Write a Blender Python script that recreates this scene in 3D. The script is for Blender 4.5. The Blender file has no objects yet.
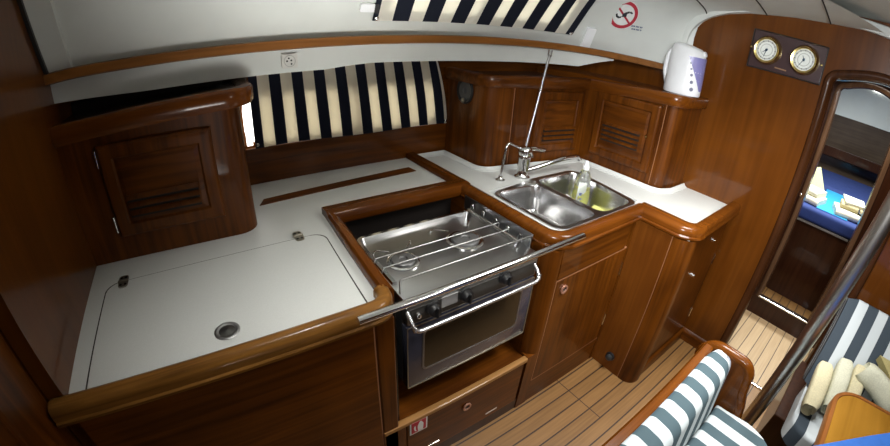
import bpy, bmesh, math
from mathutils import Vector, Matrix
S = bpy.context.scene
C = S.collection
PI = math.pi

# ------------------------------------------------------------------ materials
def new_mat(name):
    m = bpy.data.materials.new(name); m.use_nodes = True
    nt = m.node_tree; nt.nodes.clear()
    o = nt.nodes.new('ShaderNodeOutputMaterial'); b = nt.nodes.new('ShaderNodeBsdfPrincipled')
    nt.links.new(b.outputs[0], o.inputs[0])
    return m, nt, b

def simple(name, col, rough=.5, metal=0, coat=0, trans=0, emit=None, estr=0, noise=.06, nscale=30, bump=0, ior=None):
    m, nt, b = new_mat(name)
    b.inputs['Roughness'].default_value = rough; b.inputs['Metallic'].default_value = metal
    b.inputs['Coat Weight'].default_value = coat; b.inputs['Coat Roughness'].default_value = .05
    b.inputs['Transmission Weight'].default_value = trans
    if ior: b.inputs['IOR'].default_value = ior
    if emit:
        b.inputs['Emission Color'].default_value = (*emit, 1); b.inputs['Emission Strength'].default_value = estr
    tc = nt.nodes.new('ShaderNodeTexCoord'); n = nt.nodes.new('ShaderNodeTexNoise')
    n.inputs['Scale'].default_value = nscale; n.inputs['Detail'].default_value = 3
    nt.links.new(tc.outputs['Object'], n.inputs['Vector'])
    r = nt.nodes.new('ShaderNodeValToRGB')
    r.color_ramp.elements[0].position = .3; r.color_ramp.elements[1].position = .7
    r.color_ramp.elements[0].color = (*[c*(1-noise) for c in col], 1)
    r.color_ramp.elements[1].color = (*[min(1, c*(1+noise)) for c in col], 1)
    nt.links.new(n.outputs[0], r.inputs[0]); nt.links.new(r.outputs[0], b.inputs['Base Color'])
    if bump:
        bp = nt.nodes.new('ShaderNodeBump'); bp.inputs['Strength'].default_value = bump; bp.inputs['Distance'].default_value = .002
        nt.links.new(n.outputs[0], bp.inputs['Height']); nt.links.new(bp.outputs[0], b.inputs['Normal'])
    return m

def wood(name, dark, light, axis='x', rough=.38, coat=.22, sc=1.0):
    m, nt, b = new_mat(name)
    tc = nt.nodes.new('ShaderNodeTexCoord'); mp = nt.nodes.new('ShaderNodeMapping')
    s = {'x': (1.2, 26, 26), 'y': (26, 1.2, 26), 'z': (26, 26, 1.2)}[axis]
    mp.inputs['Scale'].default_value = [v*sc for v in s]
    nt.links.new(tc.outputs['Object'], mp.inputs[0])
    n = nt.nodes.new('ShaderNodeTexNoise'); n.inputs['Scale'].default_value = 1.6; n.inputs['Detail'].default_value = 6; n.inputs['Distortion'].default_value = .6
    nt.links.new(mp.outputs[0], n.inputs['Vector'])
    n2 = nt.nodes.new('ShaderNodeTexNoise'); n2.inputs['Scale'].default_value = 3.5; n2.inputs['Detail'].default_value = 2
    nt.links.new(tc.outputs['Object'], n2.inputs['Vector'])
    mx = nt.nodes.new('ShaderNodeMath'); mx.operation = 'MULTIPLY_ADD'; mx.inputs[1].default_value = .55
    ad = nt.nodes.new('ShaderNodeMath'); ad.operation = 'MULTIPLY'; ad.inputs[1].default_value = .45
    nt.links.new(n2.outputs[0], ad.inputs[0]); nt.links.new(n.outputs[0], mx.inputs[0]); nt.links.new(ad.outputs[0], mx.inputs[2])
    r = nt.nodes.new('ShaderNodeValToRGB')
    r.color_ramp.elements[0].position = .36; r.color_ramp.elements[1].position = .64
    r.color_ramp.elements[0].color = (*dark, 1); r.color_ramp.elements[1].color = (*light, 1)
    nt.links.new(mx.outputs[0], r.inputs[0]); nt.links.new(r.outputs[0], b.inputs['Base Color'])
    b.inputs['Roughness'].default_value = rough
    b.inputs['Coat Weight'].default_value = coat; b.inputs['Coat Roughness'].default_value = .06
    b.inputs['Specular IOR Level'].default_value = .15
    return m

def stripes(name, a, bcol, period, duty, offset=0, axis=0, rough=.85, src='Object', trl=0):
    """woven cloth with bands of constant object x (axis 0) or y (axis 1)"""
    m, nt, b = new_mat(name)
    tc = nt.nodes.new('ShaderNodeTexCoord'); sp = nt.nodes.new('ShaderNodeSeparateXYZ')
    nt.links.new(tc.outputs[src], sp.inputs[0])
    ad = nt.nodes.new('ShaderNodeMath'); ad.operation = 'ADD'; ad.inputs[1].default_value = 100*period - offset
    dv = nt.nodes.new('ShaderNodeMath'); dv.operation = 'DIVIDE'; dv.inputs[1].default_value = period
    fr = nt.nodes.new('ShaderNodeMath'); fr.operation = 'FRACT'
    lt = nt.nodes.new('ShaderNodeMath'); lt.operation = 'LESS_THAN'; lt.inputs[1].default_value = duty
    nt.links.new(sp.outputs[axis], ad.inputs[0]); nt.links.new(ad.outputs[0], dv.inputs[0])
    nt.links.new(dv.outputs[0], fr.inputs[0]); nt.links.new(fr.outputs[0], lt.inputs[0])
    mix = nt.nodes.new('ShaderNodeMix'); mix.data_type = 'RGBA'
    mix.inputs[6].default_value = (*bcol, 1); mix.inputs[7].default_value = (*a, 1)
    nt.links.new(lt.outputs[0], mix.inputs[0]); nt.links.new(mix.outputs[2], b.inputs['Base Color'])
    n = nt.nodes.new('ShaderNodeTexNoise'); n.inputs['Scale'].default_value = 260
    nt.links.new(tc.outputs['Object'], n.inputs['Vector'])
    bp = nt.nodes.new('ShaderNodeBump'); bp.inputs['Strength'].default_value = .25; bp.inputs['Distance'].default_value = .001
    nt.links.new(n.outputs[0], bp.inputs['Height']); nt.links.new(bp.outputs[0], b.inputs['Normal'])
    b.inputs['Roughness'].default_value = rough; b.inputs['Specular IOR Level'].default_value = .2
    if trl:
        t = nt.nodes.new('ShaderNodeBsdfTranslucent'); x = nt.nodes.new('ShaderNodeMixShader'); x.inputs[0].default_value = trl
        o = [q for q in nt.nodes if q.type == 'OUTPUT_MATERIAL'][0]
        nt.links.new(mix.outputs[2], t.inputs[0]); nt.links.new(b.outputs[0], x.inputs[1]); nt.links.new(t.outputs[0], x.inputs[2]); nt.links.new(x.outputs[0], o.inputs[0])
    return m

def planks(name, base, light, seam, period=.0718, offset=.647, width=.10, butt=None, axis=1):
    """teak planks along x with dark caulked seams"""
    m, nt, b = new_mat(name)
    tc = nt.nodes.new('ShaderNodeTexCoord'); sp = nt.nodes.new('ShaderNodeSeparateXYZ')
    nt.links.new(tc.outputs['Object'], sp.inputs[0])
    def M(op, a, v=None):
        q = nt.nodes.new('ShaderNodeMath'); q.operation = op
        nt.links.new(a, q.inputs[0])
        if v is not None:
            if hasattr(v, 'links'): nt.links.new(v, q.inputs[1])
            else: q.inputs[1].default_value = v
        return q.outputs[0]
    t = M('DIVIDE', M('ADD', sp.outputs[axis], 100*period - offset + period*width/2), period)
    seamf = M('LESS_THAN', M('FRACT', t), width)
    idx = M('FLOOR', t)
    mp = nt.nodes.new('ShaderNodeMapping'); mp.inputs['Scale'].default_value = (2.5, 60, 60)
    nt.links.new(tc.outputs['Object'], mp.inputs[0])
    n = nt.nodes.new('ShaderNodeTexNoise'); n.inputs['Scale'].default_value = 1.5; n.inputs['Detail'].default_value = 5
    nt.links.new(mp.outputs[0], n.inputs['Vector'])
    wn = nt.nodes.new('ShaderNodeTexWhiteNoise'); wn.noise_dimensions = '1D'; nt.links.new(idx, wn.inputs['W'])
    f = M('ADD', M('MULTIPLY', n.outputs[0], .7), M('MULTIPLY', wn.outputs[0], .3))
    r = nt.nodes.new('ShaderNodeValToRGB'); r.color_ramp.elements[0].position = .3; r.color_ramp.elements[1].position = .75
    r.color_ramp.elements[0].color = (*base, 1); r.color_ramp.elements[1].color = (*light, 1)
    nt.links.new(f, r.inputs[0])
    if butt is not None:
        d = M('ABSOLUTE', M('ADD', sp.outputs[0], -butt[0]))
        bf = M('MULTIPLY', M('LESS_THAN', d, .0025), M('GREATER_THAN', sp.outputs[1], butt[1]))
        seamf = M('MAXIMUM', seamf, bf)
    mix = nt.nodes.new('ShaderNodeMix'); mix.data_type = 'RGBA'
    nt.links.new(seamf, mix.inputs[0]); nt.links.new(r.outputs[0], mix.inputs[6]); mix.inputs[7].default_value = (*seam, 1)
    nt.links.new(mix.outputs[2], b.inputs['Base Color'])
    b.inputs['Roughness'].default_value = .45; b.inputs['Coat Weight'].default_value = .15
    return m

MAHX = wood('mahogany along', (.050, .0125, .0010), (.150, .043, .0035), 'x')
MAHY = wood('mahogany across', (.050, .0125, .0010), (.150, .043, .0035), 'y')
MAHZ = wood('mahogany upright', (.050, .0125, .0010), (.150, .043, .0035), 'z')
BULK = wood('varnished bulkhead mahogany', (.078, .0215, .0022), (.128, .039, .0042), 'z', rough=.28, coat=.5, sc=.6)
TRIMX = wood('fiddle mahogany along', (.075, .0190, .0018), (.155, .045, .0045), 'x', rough=.25)
TRIMY = wood('fiddle mahogany across', (.075, .0190, .0018), (.155, .045, .0045), 'y', rough=.25)
GOLD = wood('fiddle wood in yellow light', (.105, .043, .008), (.27, .118, .024), 'x', rough=.28, sc=1.6)  # yellow lamplight on this fiddle put into a lighter, golden colour
GOLDT = wood('table teak', (.20, .092, .011), (.30, .145, .020), 'x', rough=.25, sc=.6)
SILL = wood('light sill wood', (.30, .15, .05), (.42, .21, .07), 'x', rough=.35)
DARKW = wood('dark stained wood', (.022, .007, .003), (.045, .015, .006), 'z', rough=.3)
FLOOR = planks('teak and holly floor', (.20, .100, .031), (.33, .172, .058), (.035, .016, .008), butt=(1.305, .43))
FLOOR2 = planks('lit floor planks', (.42, .29, .16), (.55, .40, .24), (.05, .03, .02), offset=.205, width=.07)  # floor planks made paler, the brighter lobby daylight put into the colour
LAM = simple('white laminate', (.68, .70, .68), .35, noise=.03, nscale=300)
GRP = simple('white moulded liner', (.62, .65, .62), .45, noise=.03, nscale=8)
GRPD = simple('white headliner vinyl', (.55, .57, .54), .6, noise=.04, nscale=60)
STEEL = simple('stainless steel', (.43, .43, .43), .28, 1, noise=.05, nscale=12)
BOWL = simple('bowl stainless', (.60, .60, .60), .22, 1, noise=.08, nscale=25)
BRUSH = simple('brushed stainless', (.42, .42, .42), .42, 1, noise=.12, nscale=40)
CHROME = simple('chrome', (.72, .72, .72), .12, 1, noise=.02)
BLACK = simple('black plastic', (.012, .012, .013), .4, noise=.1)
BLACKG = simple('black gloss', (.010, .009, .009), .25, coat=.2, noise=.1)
DGLASS = simple('smoked oven glass', (.022, .017, .010), .18, coat=.15, noise=.3, nscale=4)
OVENBL = simple('oven door enamel', (.055, .058, .085), .25, metal=.1, coat=.4, noise=.06)
WHITE = simple('white plastic', (.84, .86, .88), .35, noise=.02)
LILAC = simple('lilac window plastic', (.24, .23, .50), .3, noise=.05)
GREYDOT = simple('grey dots', (.16, .17, .25), .4)
BRASS = simple('brass', (.72, .56, .22), .22, 1, noise=.05)
DIAL = simple('white dial', (.78, .82, .78), .4, noise=.04, nscale=80)
BOARD = simple('dark plum board', (.045, .022, .024), .3, coat=.5, noise=.1)
RED = simple('sign red', (.42, .02, .04), .45)
SIGNW = simple('sign white', (.74, .76, .75), .4)
TXT = simple('sign ink', (.10, .13, .22), .5)
INK = simple('ink black', (.015, .015, .02), .5)
STR1 = stripes('navy striped curtain cloth', (.016, .019, .034), (.80, .75, .63), .1072, .5, offset=.315, src='UV', trl=.4)
STR1B = stripes('navy striped skylight cloth', (.018, .022, .036), (.80, .78, .70), .132, .53, offset=.742, src='UV', trl=.4)
STR2 = stripes('grey blue striped upholstery', (.075, .115, .135), (.58, .64, .66), .1025, .5, offset=.915)
STR3S = stripes('charcoal striped seat cloth', (.050, .066, .085), (.55, .60, .63), .105, .52, offset=-.262-.075, axis=1)
STR3 = stripes('charcoal striped upholstery', (.050, .066, .085), (.55, .60, .63), .105, .52, offset=-.292, axis=1)
PIPING = simple('grey piping', (.30, .32, .36), .8)
TOWEL = simple('cream terry towel', (.66, .60, .40), .95, noise=.10, nscale=180, bump=.9)
TOWELB = simple('pale terry towel', (.66, .66, .52), .95, noise=.10, nscale=180, bump=.9)
KHAKI = simple('khaki towel', (.42, .36, .16), .95, noise=.1, nscale=180, bump=.8)
TOWELW = simple('ivory towel', (.80, .76, .60), .95, noise=.06, nscale=120, bump=.6)
TAN = simple('tan towel', (.48, .40, .22), .95, noise=.06, nscale=120, bump=.6)
BLUE = simple('royal blue cover', (.020, .045, .20), .8, noise=.12, nscale=9)
TURQ = simple('turquoise sheet', (.02, .30, .60), .8, noise=.08)
CLOTHB = simple('bright blue cloth', (.02, .11, .42), .75, noise=.1, nscale=20)
YELLOW = simple('yellow sponge', (.75, .76, .25), .9, noise=.12, nscale=90, bump=.5)
LABELG = simple('bottle label white', (.76, .80, .74), .5)
SPEAK = simple('speaker cone', (.02, .02, .022), .5)
DAY = simple('daylit pane', (.8, .85, .9), .4, emit=(1, .985, .94), estr=2.8)
SEAMM = simple('dark seam', (.03, .026, .022), .8)
SEAML = simple('pale seam line', (.30, .13, .06), .5)
GAP = simple('painted gap shade', (.012, .007, .005), .8)  # near-black that paints the shade in louvers and stove recess
def glassy(name, col, rough=.05):
    m, nt, b = new_mat(name)
    b.inputs['Base Color'].default_value = (*col, 1); b.inputs['Transmission Weight'].default_value = .9
    b.inputs['Roughness'].default_value = rough; b.inputs['IOR'].default_value = 1.35
    return m
CLEARP = glassy('clear bottle plastic', (.92, .95, .93))
YELLIQ = simple('yellow detergent', (.72, .70, .03), .25, trans=.35, noise=.04)

# ------------------------------------------------------------------ helpers
def obj(name, bm, mat, parent=None, smooth=None, base=None):
    """link one mesh; vertices are given in world space, the origin goes to the parent's place"""
    me = bpy.data.meshes.new(name)
    root = parent
    off = Vector((0, 0, 0))
    if root is not None:
        p = root
        while p is not None: off += p.location; p = p.parent
    elif base is not None: off = Vector(base)
    bmesh.ops.recalc_face_normals(bm, faces=bm.faces[:])
    bm.transform(Matrix.Translation(-off))
    if smooth is not None:
        for f in bm.faces: f.smooth = True
        for e in bm.edges:
            if len(e.link_faces) == 2 and e.calc_face_angle(0) > math.radians(smooth): e.smooth = False
    bm.to_mesh(me); bm.free()
    for m in (mat if isinstance(mat, (list, tuple)) else [mat]): me.materials.append(m)
    o = bpy.data.objects.new(name, me); C.objects.link(o)
    if parent is not None: o.parent = parent
    elif base is not None: o.location = base
    return o

def thing(name, label, cat, loc=(0, 0, 0), group=None):
    o = bpy.data.objects.new(name, None); C.objects.link(o)
    o.location = loc; o.empty_display_size = .05
    return tag(o, label, cat, group)

def tag(o, label, cat, group=None):
    o['label'] = label; o['category'] = cat
    if group: o['group'] = group
    return o

def struct(name, bm, mat, label=None, smooth=None):
    o = obj(name, bm, mat, smooth=smooth); o['kind'] = 'structure'
    if label: o['label'] = label
    return o

def B(): return bmesh.new()

def box(bm, x0, x1, y0, y1, z0, z1, bev=0, seg=2, mat=0):
    vs = [bm.verts.new((x, y, z)) for x in (x0, x1) for y in (y0, y1) for z in (z0, z1)]
    idx = [(0, 1, 3, 2), (4, 6, 7, 5), (0, 4, 5, 1), (2, 3, 7, 6), (0, 2, 6, 4), (1, 5, 7, 3)]
    fs = [bm.faces.new([vs[i] for i in q]) for q in idx]
    for f in fs: f.material_index = mat
    if bev:
        es = list({e for f in fs for e in f.edges})
        bmesh.ops.bevel(bm, geom=es, offset=bev, segments=seg, affect='EDGES', profile=.5)
    return bm

def quadbox(bm, P, d, mat=0):
    """slab: polygon P (list of 3d points) thickened by the vector d"""
    d = Vector(d); P = [Vector(p) for p in P]
    a = [bm.verts.new(p) for p in P]; b = [bm.verts.new(p + d) for p in P]
    fs = [bm.faces.new(a), bm.faces.new(b[::-1])]
    n = len(P)
    for i in range(n): fs.append(bm.faces.new([a[i], b[i], b[(i+1) % n], a[(i+1) % n]]))
    for f in fs: f.material_index = mat
    return fs

def prism(bm, pts, z0, z1, bev=0, seg=2):
    fs = quadbox(bm, [(x, y, z0) for x, y in pts], (0, 0, z1 - z0))
    if bev:
        es = [e for e in fs[1].edges]
        bmesh.ops.bevel(bm, geom=es, offset=bev, segments=seg, affect='EDGES', profile=.5)
    return bm

def fillet(pts, closed=False, seg=8):
    """pts: (x, y, r) -> polyline with rounded corners"""
    out = []; n = len(pts)
    for i, p in enumerate(pts):
        r = p[2] if len(p) > 2 else 0
        if r == 0 or (not closed and i in (0, n-1)): out.append((p[0], p[1])); continue
        a = Vector(pts[i-1][:2]); b = Vector(p[:2]); c = Vector(pts[(i+1) % n][:2])
        u = (a-b).normalized(); v = (c-b).normalized(); ang = u.angle(v)
        t = r/math.tan(ang/2); ctr = b + (u+v).normalized()*(r/math.sin(ang/2))
        s = b+u*t; e = b+v*t
        a0 = math.atan2(s.y-ctr.y, s.x-ctr.x); a1 = math.atan2(e.y-ctr.y, e.x-ctr.x)
        d = (a1-a0+PI) % (2*PI) - PI
        for k in range(seg+1):
            q = a0+d*k/seg; out.append((ctr.x+r*math.cos(q), ctr.y+r*math.sin(q)))
    return out

def sweep(bm, path, prof, closed=False, z=0, mat=0, ks=None):
    """sweep the profile (u to the left of the path, v up) along a level or gently rising path"""
    P = [Vector((p[0], p[1], p[2] if len(p) > 2 else z)) for p in path]
    n = len(P); rings = []
    for i in range(n):
        if closed: a, c = P[i-1], P[(i+1) % n]
        else: a, c = P[max(i-1, 0)], P[min(i+1, n-1)]
        d1 = (P[i]-a); d2 = (c-P[i])
        d1.z = d2.z = 0
        if d1.length < 1e-7: d1 = d2
        if d2.length < 1e-7: d2 = d1
        d1 = d1.normalized(); d2 = d2.normalized()
        n1 = Vector((-d1.y, d1.x, 0)); n2 = Vector((-d2.y, d2.x, 0))
        m = (n1+n2); m = m.normalized(); k = 1/max(.35, m.dot(n1))
        q_ = ks[i] if ks else 1
        rings.append([bm.verts.new(P[i] + m*(u*k*(q_ if u < 0 else 1)) + Vector((0, 0, v))) for u, v in prof])
    q = len(prof)
    for i in range(n if closed else n-1):
        A, D = rings[i], rings[(i+1) % n]
        for j in range(q):
            f = bm.faces.new([A[j], A[(j+1) % q], D[(j+1) % q], D[j]]); f.material_index = mat
    if not closed:
        bm.faces.new(rings[0][::-1]); bm.faces.new(rings[-1])
    return bm

def tube(bm, pts, r, seg=12, closed=False, mat=0):
    P = [Vector(p) for p in pts]; n = len(P); rings = []
    R = r if isinstance(r, (list, tuple)) else [r]*n
    prev = None
    for i in range(n):
        if closed: t = (P[(i+1) % n]-P[i-1]).normalized()
        else: t = (P[min(i+1, n-1)]-P[max(i-1, 0)]).normalized()
        if prev is None:
            a = Vector((0, 0, 1)) if abs(t.z) < .9 else Vector((1, 0, 0))
            u = t.cross(a).normalized()
        else: u = (prev - t*prev.dot(t)).normalized()
        prev = u; v = t.cross(u)
        rings.append([bm.verts.new(P[i]+(u*math.cos(2*PI*k/seg)+v*math.sin(2*PI*k/seg))*R[i]) for k in range(seg)])
    for i in range(n if closed else n-1):
        A, D = rings[i], rings[(i+1) % n]
        for k in range(seg):
            f = bm.faces.new([A[k], A[(k+1) % seg], D[(k+1) % seg], D[k]]); f.material_index = mat
    if not closed: bm.faces.new(rings[0][::-1]); bm.faces.new(rings[-1])
    return bm

def bend(pts, r, seg=6):
    """3d polyline with rounded corners"""
    out = [Vector(pts[0])]
    for i in range(1, len(pts)-1):
        a, b, c = Vector(pts[i-1]), Vector(pts[i]), Vector(pts[i+1])
        s = b+(a-b).normalized()*r; e = b+(c-b).normalized()*r
        for k in range(seg+1):
            t = k/seg; out.append(s*(1-t)**2+b*2*t*(1-t)+e*t*t)
    out.append(Vector(pts[-1])); return out

def lathe(bm, prof, seg=28, M=None, mat=0, cap=True):
    """prof: (r, z) from bottom to top about local z"""
    rings = []
    for r, z in prof:
        if r < 1e-6: rings.append([bm.verts.new((0, 0, z))])
        else: rings.append([bm.verts.new((r*math.cos(2*PI*k/seg), r*math.sin(2*PI*k/seg), z)) for k in range(seg)])
    nv = [v for q in rings for v in q]
    for A, D in zip(rings, rings[1:]):
        for k in range(seg):
            l = (k+1) % seg
            if len(A) == 1 and len(D) == 1: continue
            if len(A) == 1: f = bm.faces.new([A[0], D[l], D[k]])
            elif len(D) == 1: f = bm.faces.new([A[k], A[l], D[0]])
            else: f = bm.faces.new([A[k], A[l], D[l], D[k]])
            f.material_index = mat
    if len(rings[0]) > 1: bm.faces.new(rings[0][::-1]).material_index = mat
    if len(rings[-1]) > 1 and cap: bm.faces.new(rings[-1]).material_index = mat
    if M is not None: bmesh.ops.transform(bm, matrix=M, verts=nv)
    return bm

def frame_to(loc, normal, up=(0, 0, 1)):
    """matrix whose local z is the normal"""
    z = Vector(normal).normalized(); x = Vector(up).cross(z)
    if x.length < 1e-5: x = Vector((1, 0, 0))
    x.normalize(); y = z.cross(x)
    return Matrix.Translation(loc) @ Matrix((x, y, z)).transposed().to_4x4()

def loft(bm, rows, close_v=False, mat=0):
    R = [[bm.verts.new(p) for p in r] for r in rows]
    for A, D in zip(R, R[1:]):
        n = len(A)
        for k in range(n if close_v else n-1):
            f = bm.faces.new([A[k], A[(k+1) % n], D[(k+1) % n], D[k]]); f.material_index = mat
    return R

def rr(w, h, r, n=5):
    """rounded rectangle outline centred on 0"""
    return fillet([(-w, -h, r), (w, -h, r), (w, h, r), (-w, h, r)], closed=True, seg=n)

def plate(bm, M, outline, t, mat=0):
    """outline extruded t along local z of M"""
    a = [bm.verts.new(M @ Vector((x, y, 0))) for x, y in outline]
    b = [bm.verts.new(M @ Vector((x, y, t))) for x, y in outline]
    n = len(a)
    bm.faces.new(a[::-1]).material_index = mat; bm.faces.new(b).material_index = mat
    for i in range(n): bm.faces.new([a[i], a[(i+1) % n], b[(i+1) % n], b[i]]).material_index = mat
    return bm

def ring(bm, M, o1, o2, t, mat=0):
    """flat ring between two outlines with equal point counts"""
    n = len(o1)
    A = [[bm.verts.new(M @ Vector((x, y, z))) for x, y in o] for o, z in ((o1, 0), (o1, t), (o2, t), (o2, 0))]
    for k in range(4):
        P, Q = A[k], A[(k+1) % 4]
        for i in range(n): bm.faces.new([P[i], P[(i+1) % n], Q[(i+1) % n], Q[i]]).material_index = mat
    return bm

def circ(r, n=32, cx=0, cy=0, sx=1, sy=1): return [(cx+r*sx*math.cos(2*PI*k/n), cy+r*sy*math.sin(2*PI*k/n)) for k in range(n)]

CT = .9136      # worktop height
XB = 2.24       # forward bulkhead
XL = -.467      # left bulkhead
YF = .73        # cabinet fronts

# ------------------------------------------------------------------ shell
struct('floor', box(B(), -1.3, XB, -2.2, 1.9, -.04, 0), FLOOR)
struct('floor.001', box(B(), XB, 3.0, -.45, .9, -.04, 0), FLOOR2)
struct('floor.002', box(B(), 3.03, 5.45, -1.2, 1.2, -.04, 0), FLOOR)

def S3(pts, x):
    for (a, ya), (b, yb) in zip(pts, pts[1:]):
        if x <= b: return ya+(yb-ya)*max(0, (x-a)/(b-a))
    return pts[-1][1]
RAIL = [(-.47, 1.463, 1.541), (-.37, 1.482, 1.546), (-.14, 1.5, 1.547), (.235, 1.507, 1.552), (.577, 1.507, 1.559), (1.04, 1.49, 1.570),
        (1.40, 1.465, 1.574), (1.60, 1.43, 1.573), (1.76, 1.37, 1.570), (1.90, 1.285, 1.564), (2.02, 1.19, 1.556), (2.13, 1.075, 1.546), (2.20, .985, 1.536), (2.24, .915, 1.528)]
def catmull(P, n=5):
    out = []
    for i in range(len(P)-1):
        p0 = Vector(P[max(i-1, 0)]); p1 = Vector(P[i]); p2 = Vector(P[i+1]); p3 = Vector(P[min(i+2, len(P)-1)])
        for k in range(n):
            t = k/n
            out.append(.5*((2*p1)+(p2-p0)*t+(2*p0-5*p1+4*p2-p3)*t*t+(3*p1-p0-3*p2+p3)*t**3))
    out.append(Vector(P[-1])); return out
RP = catmull(RAIL, 4)
LEAN = [(-.47, .62), (0, .45), (.577, .45), (1.0, .70), (1.5, .74), (1.75, .66), (2.0, .40), (2.15, .12), (2.24, 0)]
def coach_prof(lean):
    return [(0, 0), (lean*.10, .10), (lean*.2, .2), (lean*.25+.01, .26), (lean*.25+.05, .31), (lean*.22+.13, .345), (lean*.15+.28, .37), (.50, .385), (.92, .395)]
def rail_dir(i):
    a, b = RP[max(i-1, 0)], RP[min(i+1, len(RP)-1)]
    d = b-a; d.z = 0; d.normalize(); return d
rows = []
for i, p in enumerate(RP):
    d = rail_dir(i); nrm = Vector((d.y, -d.x, 0))
    w = min(1, max(0, (p.x-1.5)/.74)); nrm = (nrm*w*.5+Vector((0, -1, 0))*(1-.5*w)).normalized()
    if p.x > 2.1: nrm = nrm.lerp(Vector((0, -1, 0)), min(1, (p.x-2.1)/.14)).normalized()
    rows.append([p+nrm*(o-.02)+Vector((0, 0, dz)) for o, dz in coach_prof(S3(LEAN, p.x))])
def coach(x, dz):
    """point on the coachroof side at station x (of its foot) and height dz, with normal"""
    k = min(range(len(RP)), key=lambda i: abs(RP[i].x-x))
    if RP[k].x > x and k > 0: k -= 1
    k = min(k, len(RP)-2); t = (x-RP[k].x)/(RP[k+1].x-RP[k].x)
    r = [a.lerp(b, t) for a, b in zip(rows[k], rows[k+1])]
    for a, b in zip(r, r[1:]):
        if dz <= b.z-r[0].z+1e-9:
            u = (dz-(a.z-r[0].z))/(b.z-a.z); P = a.lerp(b, u); tv = (b-a).normalized(); break
    sx = (rows[k+1][1]-rows[k][1]).normalized()
    n = sx.cross(tv).normalized()
    if n.y > 0: n = -n
    return P, n, tv, sx
bm = B(); loft(bm, rows)
struct('wall_coachroof', bm, GRP, smooth=40)
bm = B()
quadbox(bm, [(XL-.1, 1.2, 1.975), (XB+.9, 1.0, 1.975), (XB+.9, -2.3, 1.975), (XL-.9, -2.3, 1.975), (XL-.9, 1.2, 1.975)], (0, 0, .04))
struct('ceiling', bm, GRPD)
bm = B()
for yt in (.875, .572, .268):
    pts = []
    for r, p in zip(rows, RP):
        if p.x < 1.85: continue
        for a, b in zip(r[4:], r[5:]):
            if (a.y-yt)*(b.y-yt) <= 0:
                pts.append(a.lerp(b, (a.y-yt)/(a.y-b.y))+Vector((0, 0, -.0015))); break
    if len(pts) > 1: tube(bm, pts, .0035, 6)
struct('trim_1', bm, SEAMM)

bm = B(); rws_ = []
for x in (-.462, -.44, -.405, -.392, -.386):
    rws_.append([coach(x, d)[0]+coach(x, d)[1]*(.02 if x < -.39 else .0005) for d in (.0, .05, .1, .15, .2, .245, .30)])
loft(bm, rws_); struct('trim_11', bm, GRP, smooth=30, label='flat white flange beside the left bulkhead')

# hull lining behind the worktop
struct('wall_back', box(B(), XL-.05, 3.0, 1.86, 1.92, 0, 1.62), MAHX)
bm = B(); box(bm, XL, 1.30, 1.835, 1.86, CT-.02, 1.088, .004)
struct('trim_2', bm, MAHX, label='varnished wood backsplash board under the striped curtain')
# white apron hanging below the rail
bm = B()
ap = [p for p in RP if p.x < 1.97]
top, bot = [], []
rowsA = []
for i, p in enumerate(ap):
    lo = 1.460 + .010*max(0, p.x) - .016*min(1, max(0, (.60-p.x)/.06))*min(1, max(0, (p.x+.47)/.3)) 
    if p.x > 1.80: lo = lo + (p.z-.025-lo)*min(1, (p.x-1.80)/.17)
    q = Vector((p.x, p.y+.01, 0))
    rowsA.append([q+Vector((0, 0, p.z)), q+Vector((0, 0, lo)), q+Vector((0, .02, lo-.002)), q+Vector((0, .35 if p.x < 1.2 else .2, lo+.03)), q+Vector((0, .03, p.z))])
loft(bm, rowsA, close_v=True)
struct('wall_apron', bm, GRP, smooth=40)

# left bulkhead and its end post
struct('wall_left', box(B(), XL-.04, XL, .766, 1.95, 0, 2.0), BULK)
bm = B(); box(bm, XL-.14, XL-.038, .60, .764, 0, 2.0, .014, 3); box(bm, XL-.22, XL-.045, .55, 1.2, 0, 2.0)  # second box: unseen backing added to block light leaking past the post
struct('trim_3', bm, MAHZ, label='upright bulkhead end post at the left')
struct('trim_10', box(B(), XL-.18, XL-.062, .50, .598, 0, 2.0, .01), MAHZ)
bm = B(); quadbox(bm, [(XL+.001, 1.445, 1.555), (XL+.001, 1.43, 1.555), (XL+.001, 1.19, 1.94), (XL+.001, 1.205, 1.94)], (.012, 0, 0))
struct('trim_4', bm, BLACK)

# forward bulkhead with the arched doorway
def arch(yl, yr, z0, zt, r=.10, n=8, rise=.045):
    """outline of a doorway going up the left jamb (large y), over a bowed top, down the right jamb"""
    pts = [(yl, z0)]
    for k in range(n+1):
        a = PI/2*k/n
        pts.append((yl-r+r*math.cos(a), zt-rise-r+r*math.sin(a)))
    m = 10
    for k in range(1, m):
        t = k/m; y = (yl-r)+(yr+r-(yl-r))*t
        pts.append((y, zt-rise+rise*math.sin(PI*t)))
    for k in range(n+1):
        a = PI/2*k/n
        pts.append((yr+r-r*math.sin(a), zt-rise-r+r*math.cos(a)))
    pts.append((yr, z0)); return pts
def wall_with_hole(bm, X, t, outer, hole):
    """outer and hole are y,z outlines going from the floor over the top to the floor"""
    n = len(hole)
    O = []
    # resample the outer outline to the same count
    L = [0]
    for a, b in zip(outer, outer[1:]): L.append(L[-1]+math.dist(a, b))
    for k in range(n):
        s = L[-1]*k/(n-1)
        for i in range(len(L)-1):
            if s <= L[i+1]+1e-9:
                u = (s-L[i])/(L[i+1]-L[i]); O.append((outer[i][0]+(outer[i+1][0]-outer[i][0])*u, outer[i][1]+(outer[i+1][1]-outer[i][1])*u)); break
    loft(bm, [[(X, y, z) for y, z in o] for o in (O, hole)] + [[(X+t, y, z) for y, z in o] for o in (hole, O)])
def sector(bm, X, t, P):  # plain slab of a y,z polygon
    quadbox(bm, [(X, y, z) for y, z in P], (t, 0, 0))
YJ, YR, ZD = .222, -.265, 1.742
hole = arch(YJ, YR, 0, ZD, .05, rise=.035)
bm = B()
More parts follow.
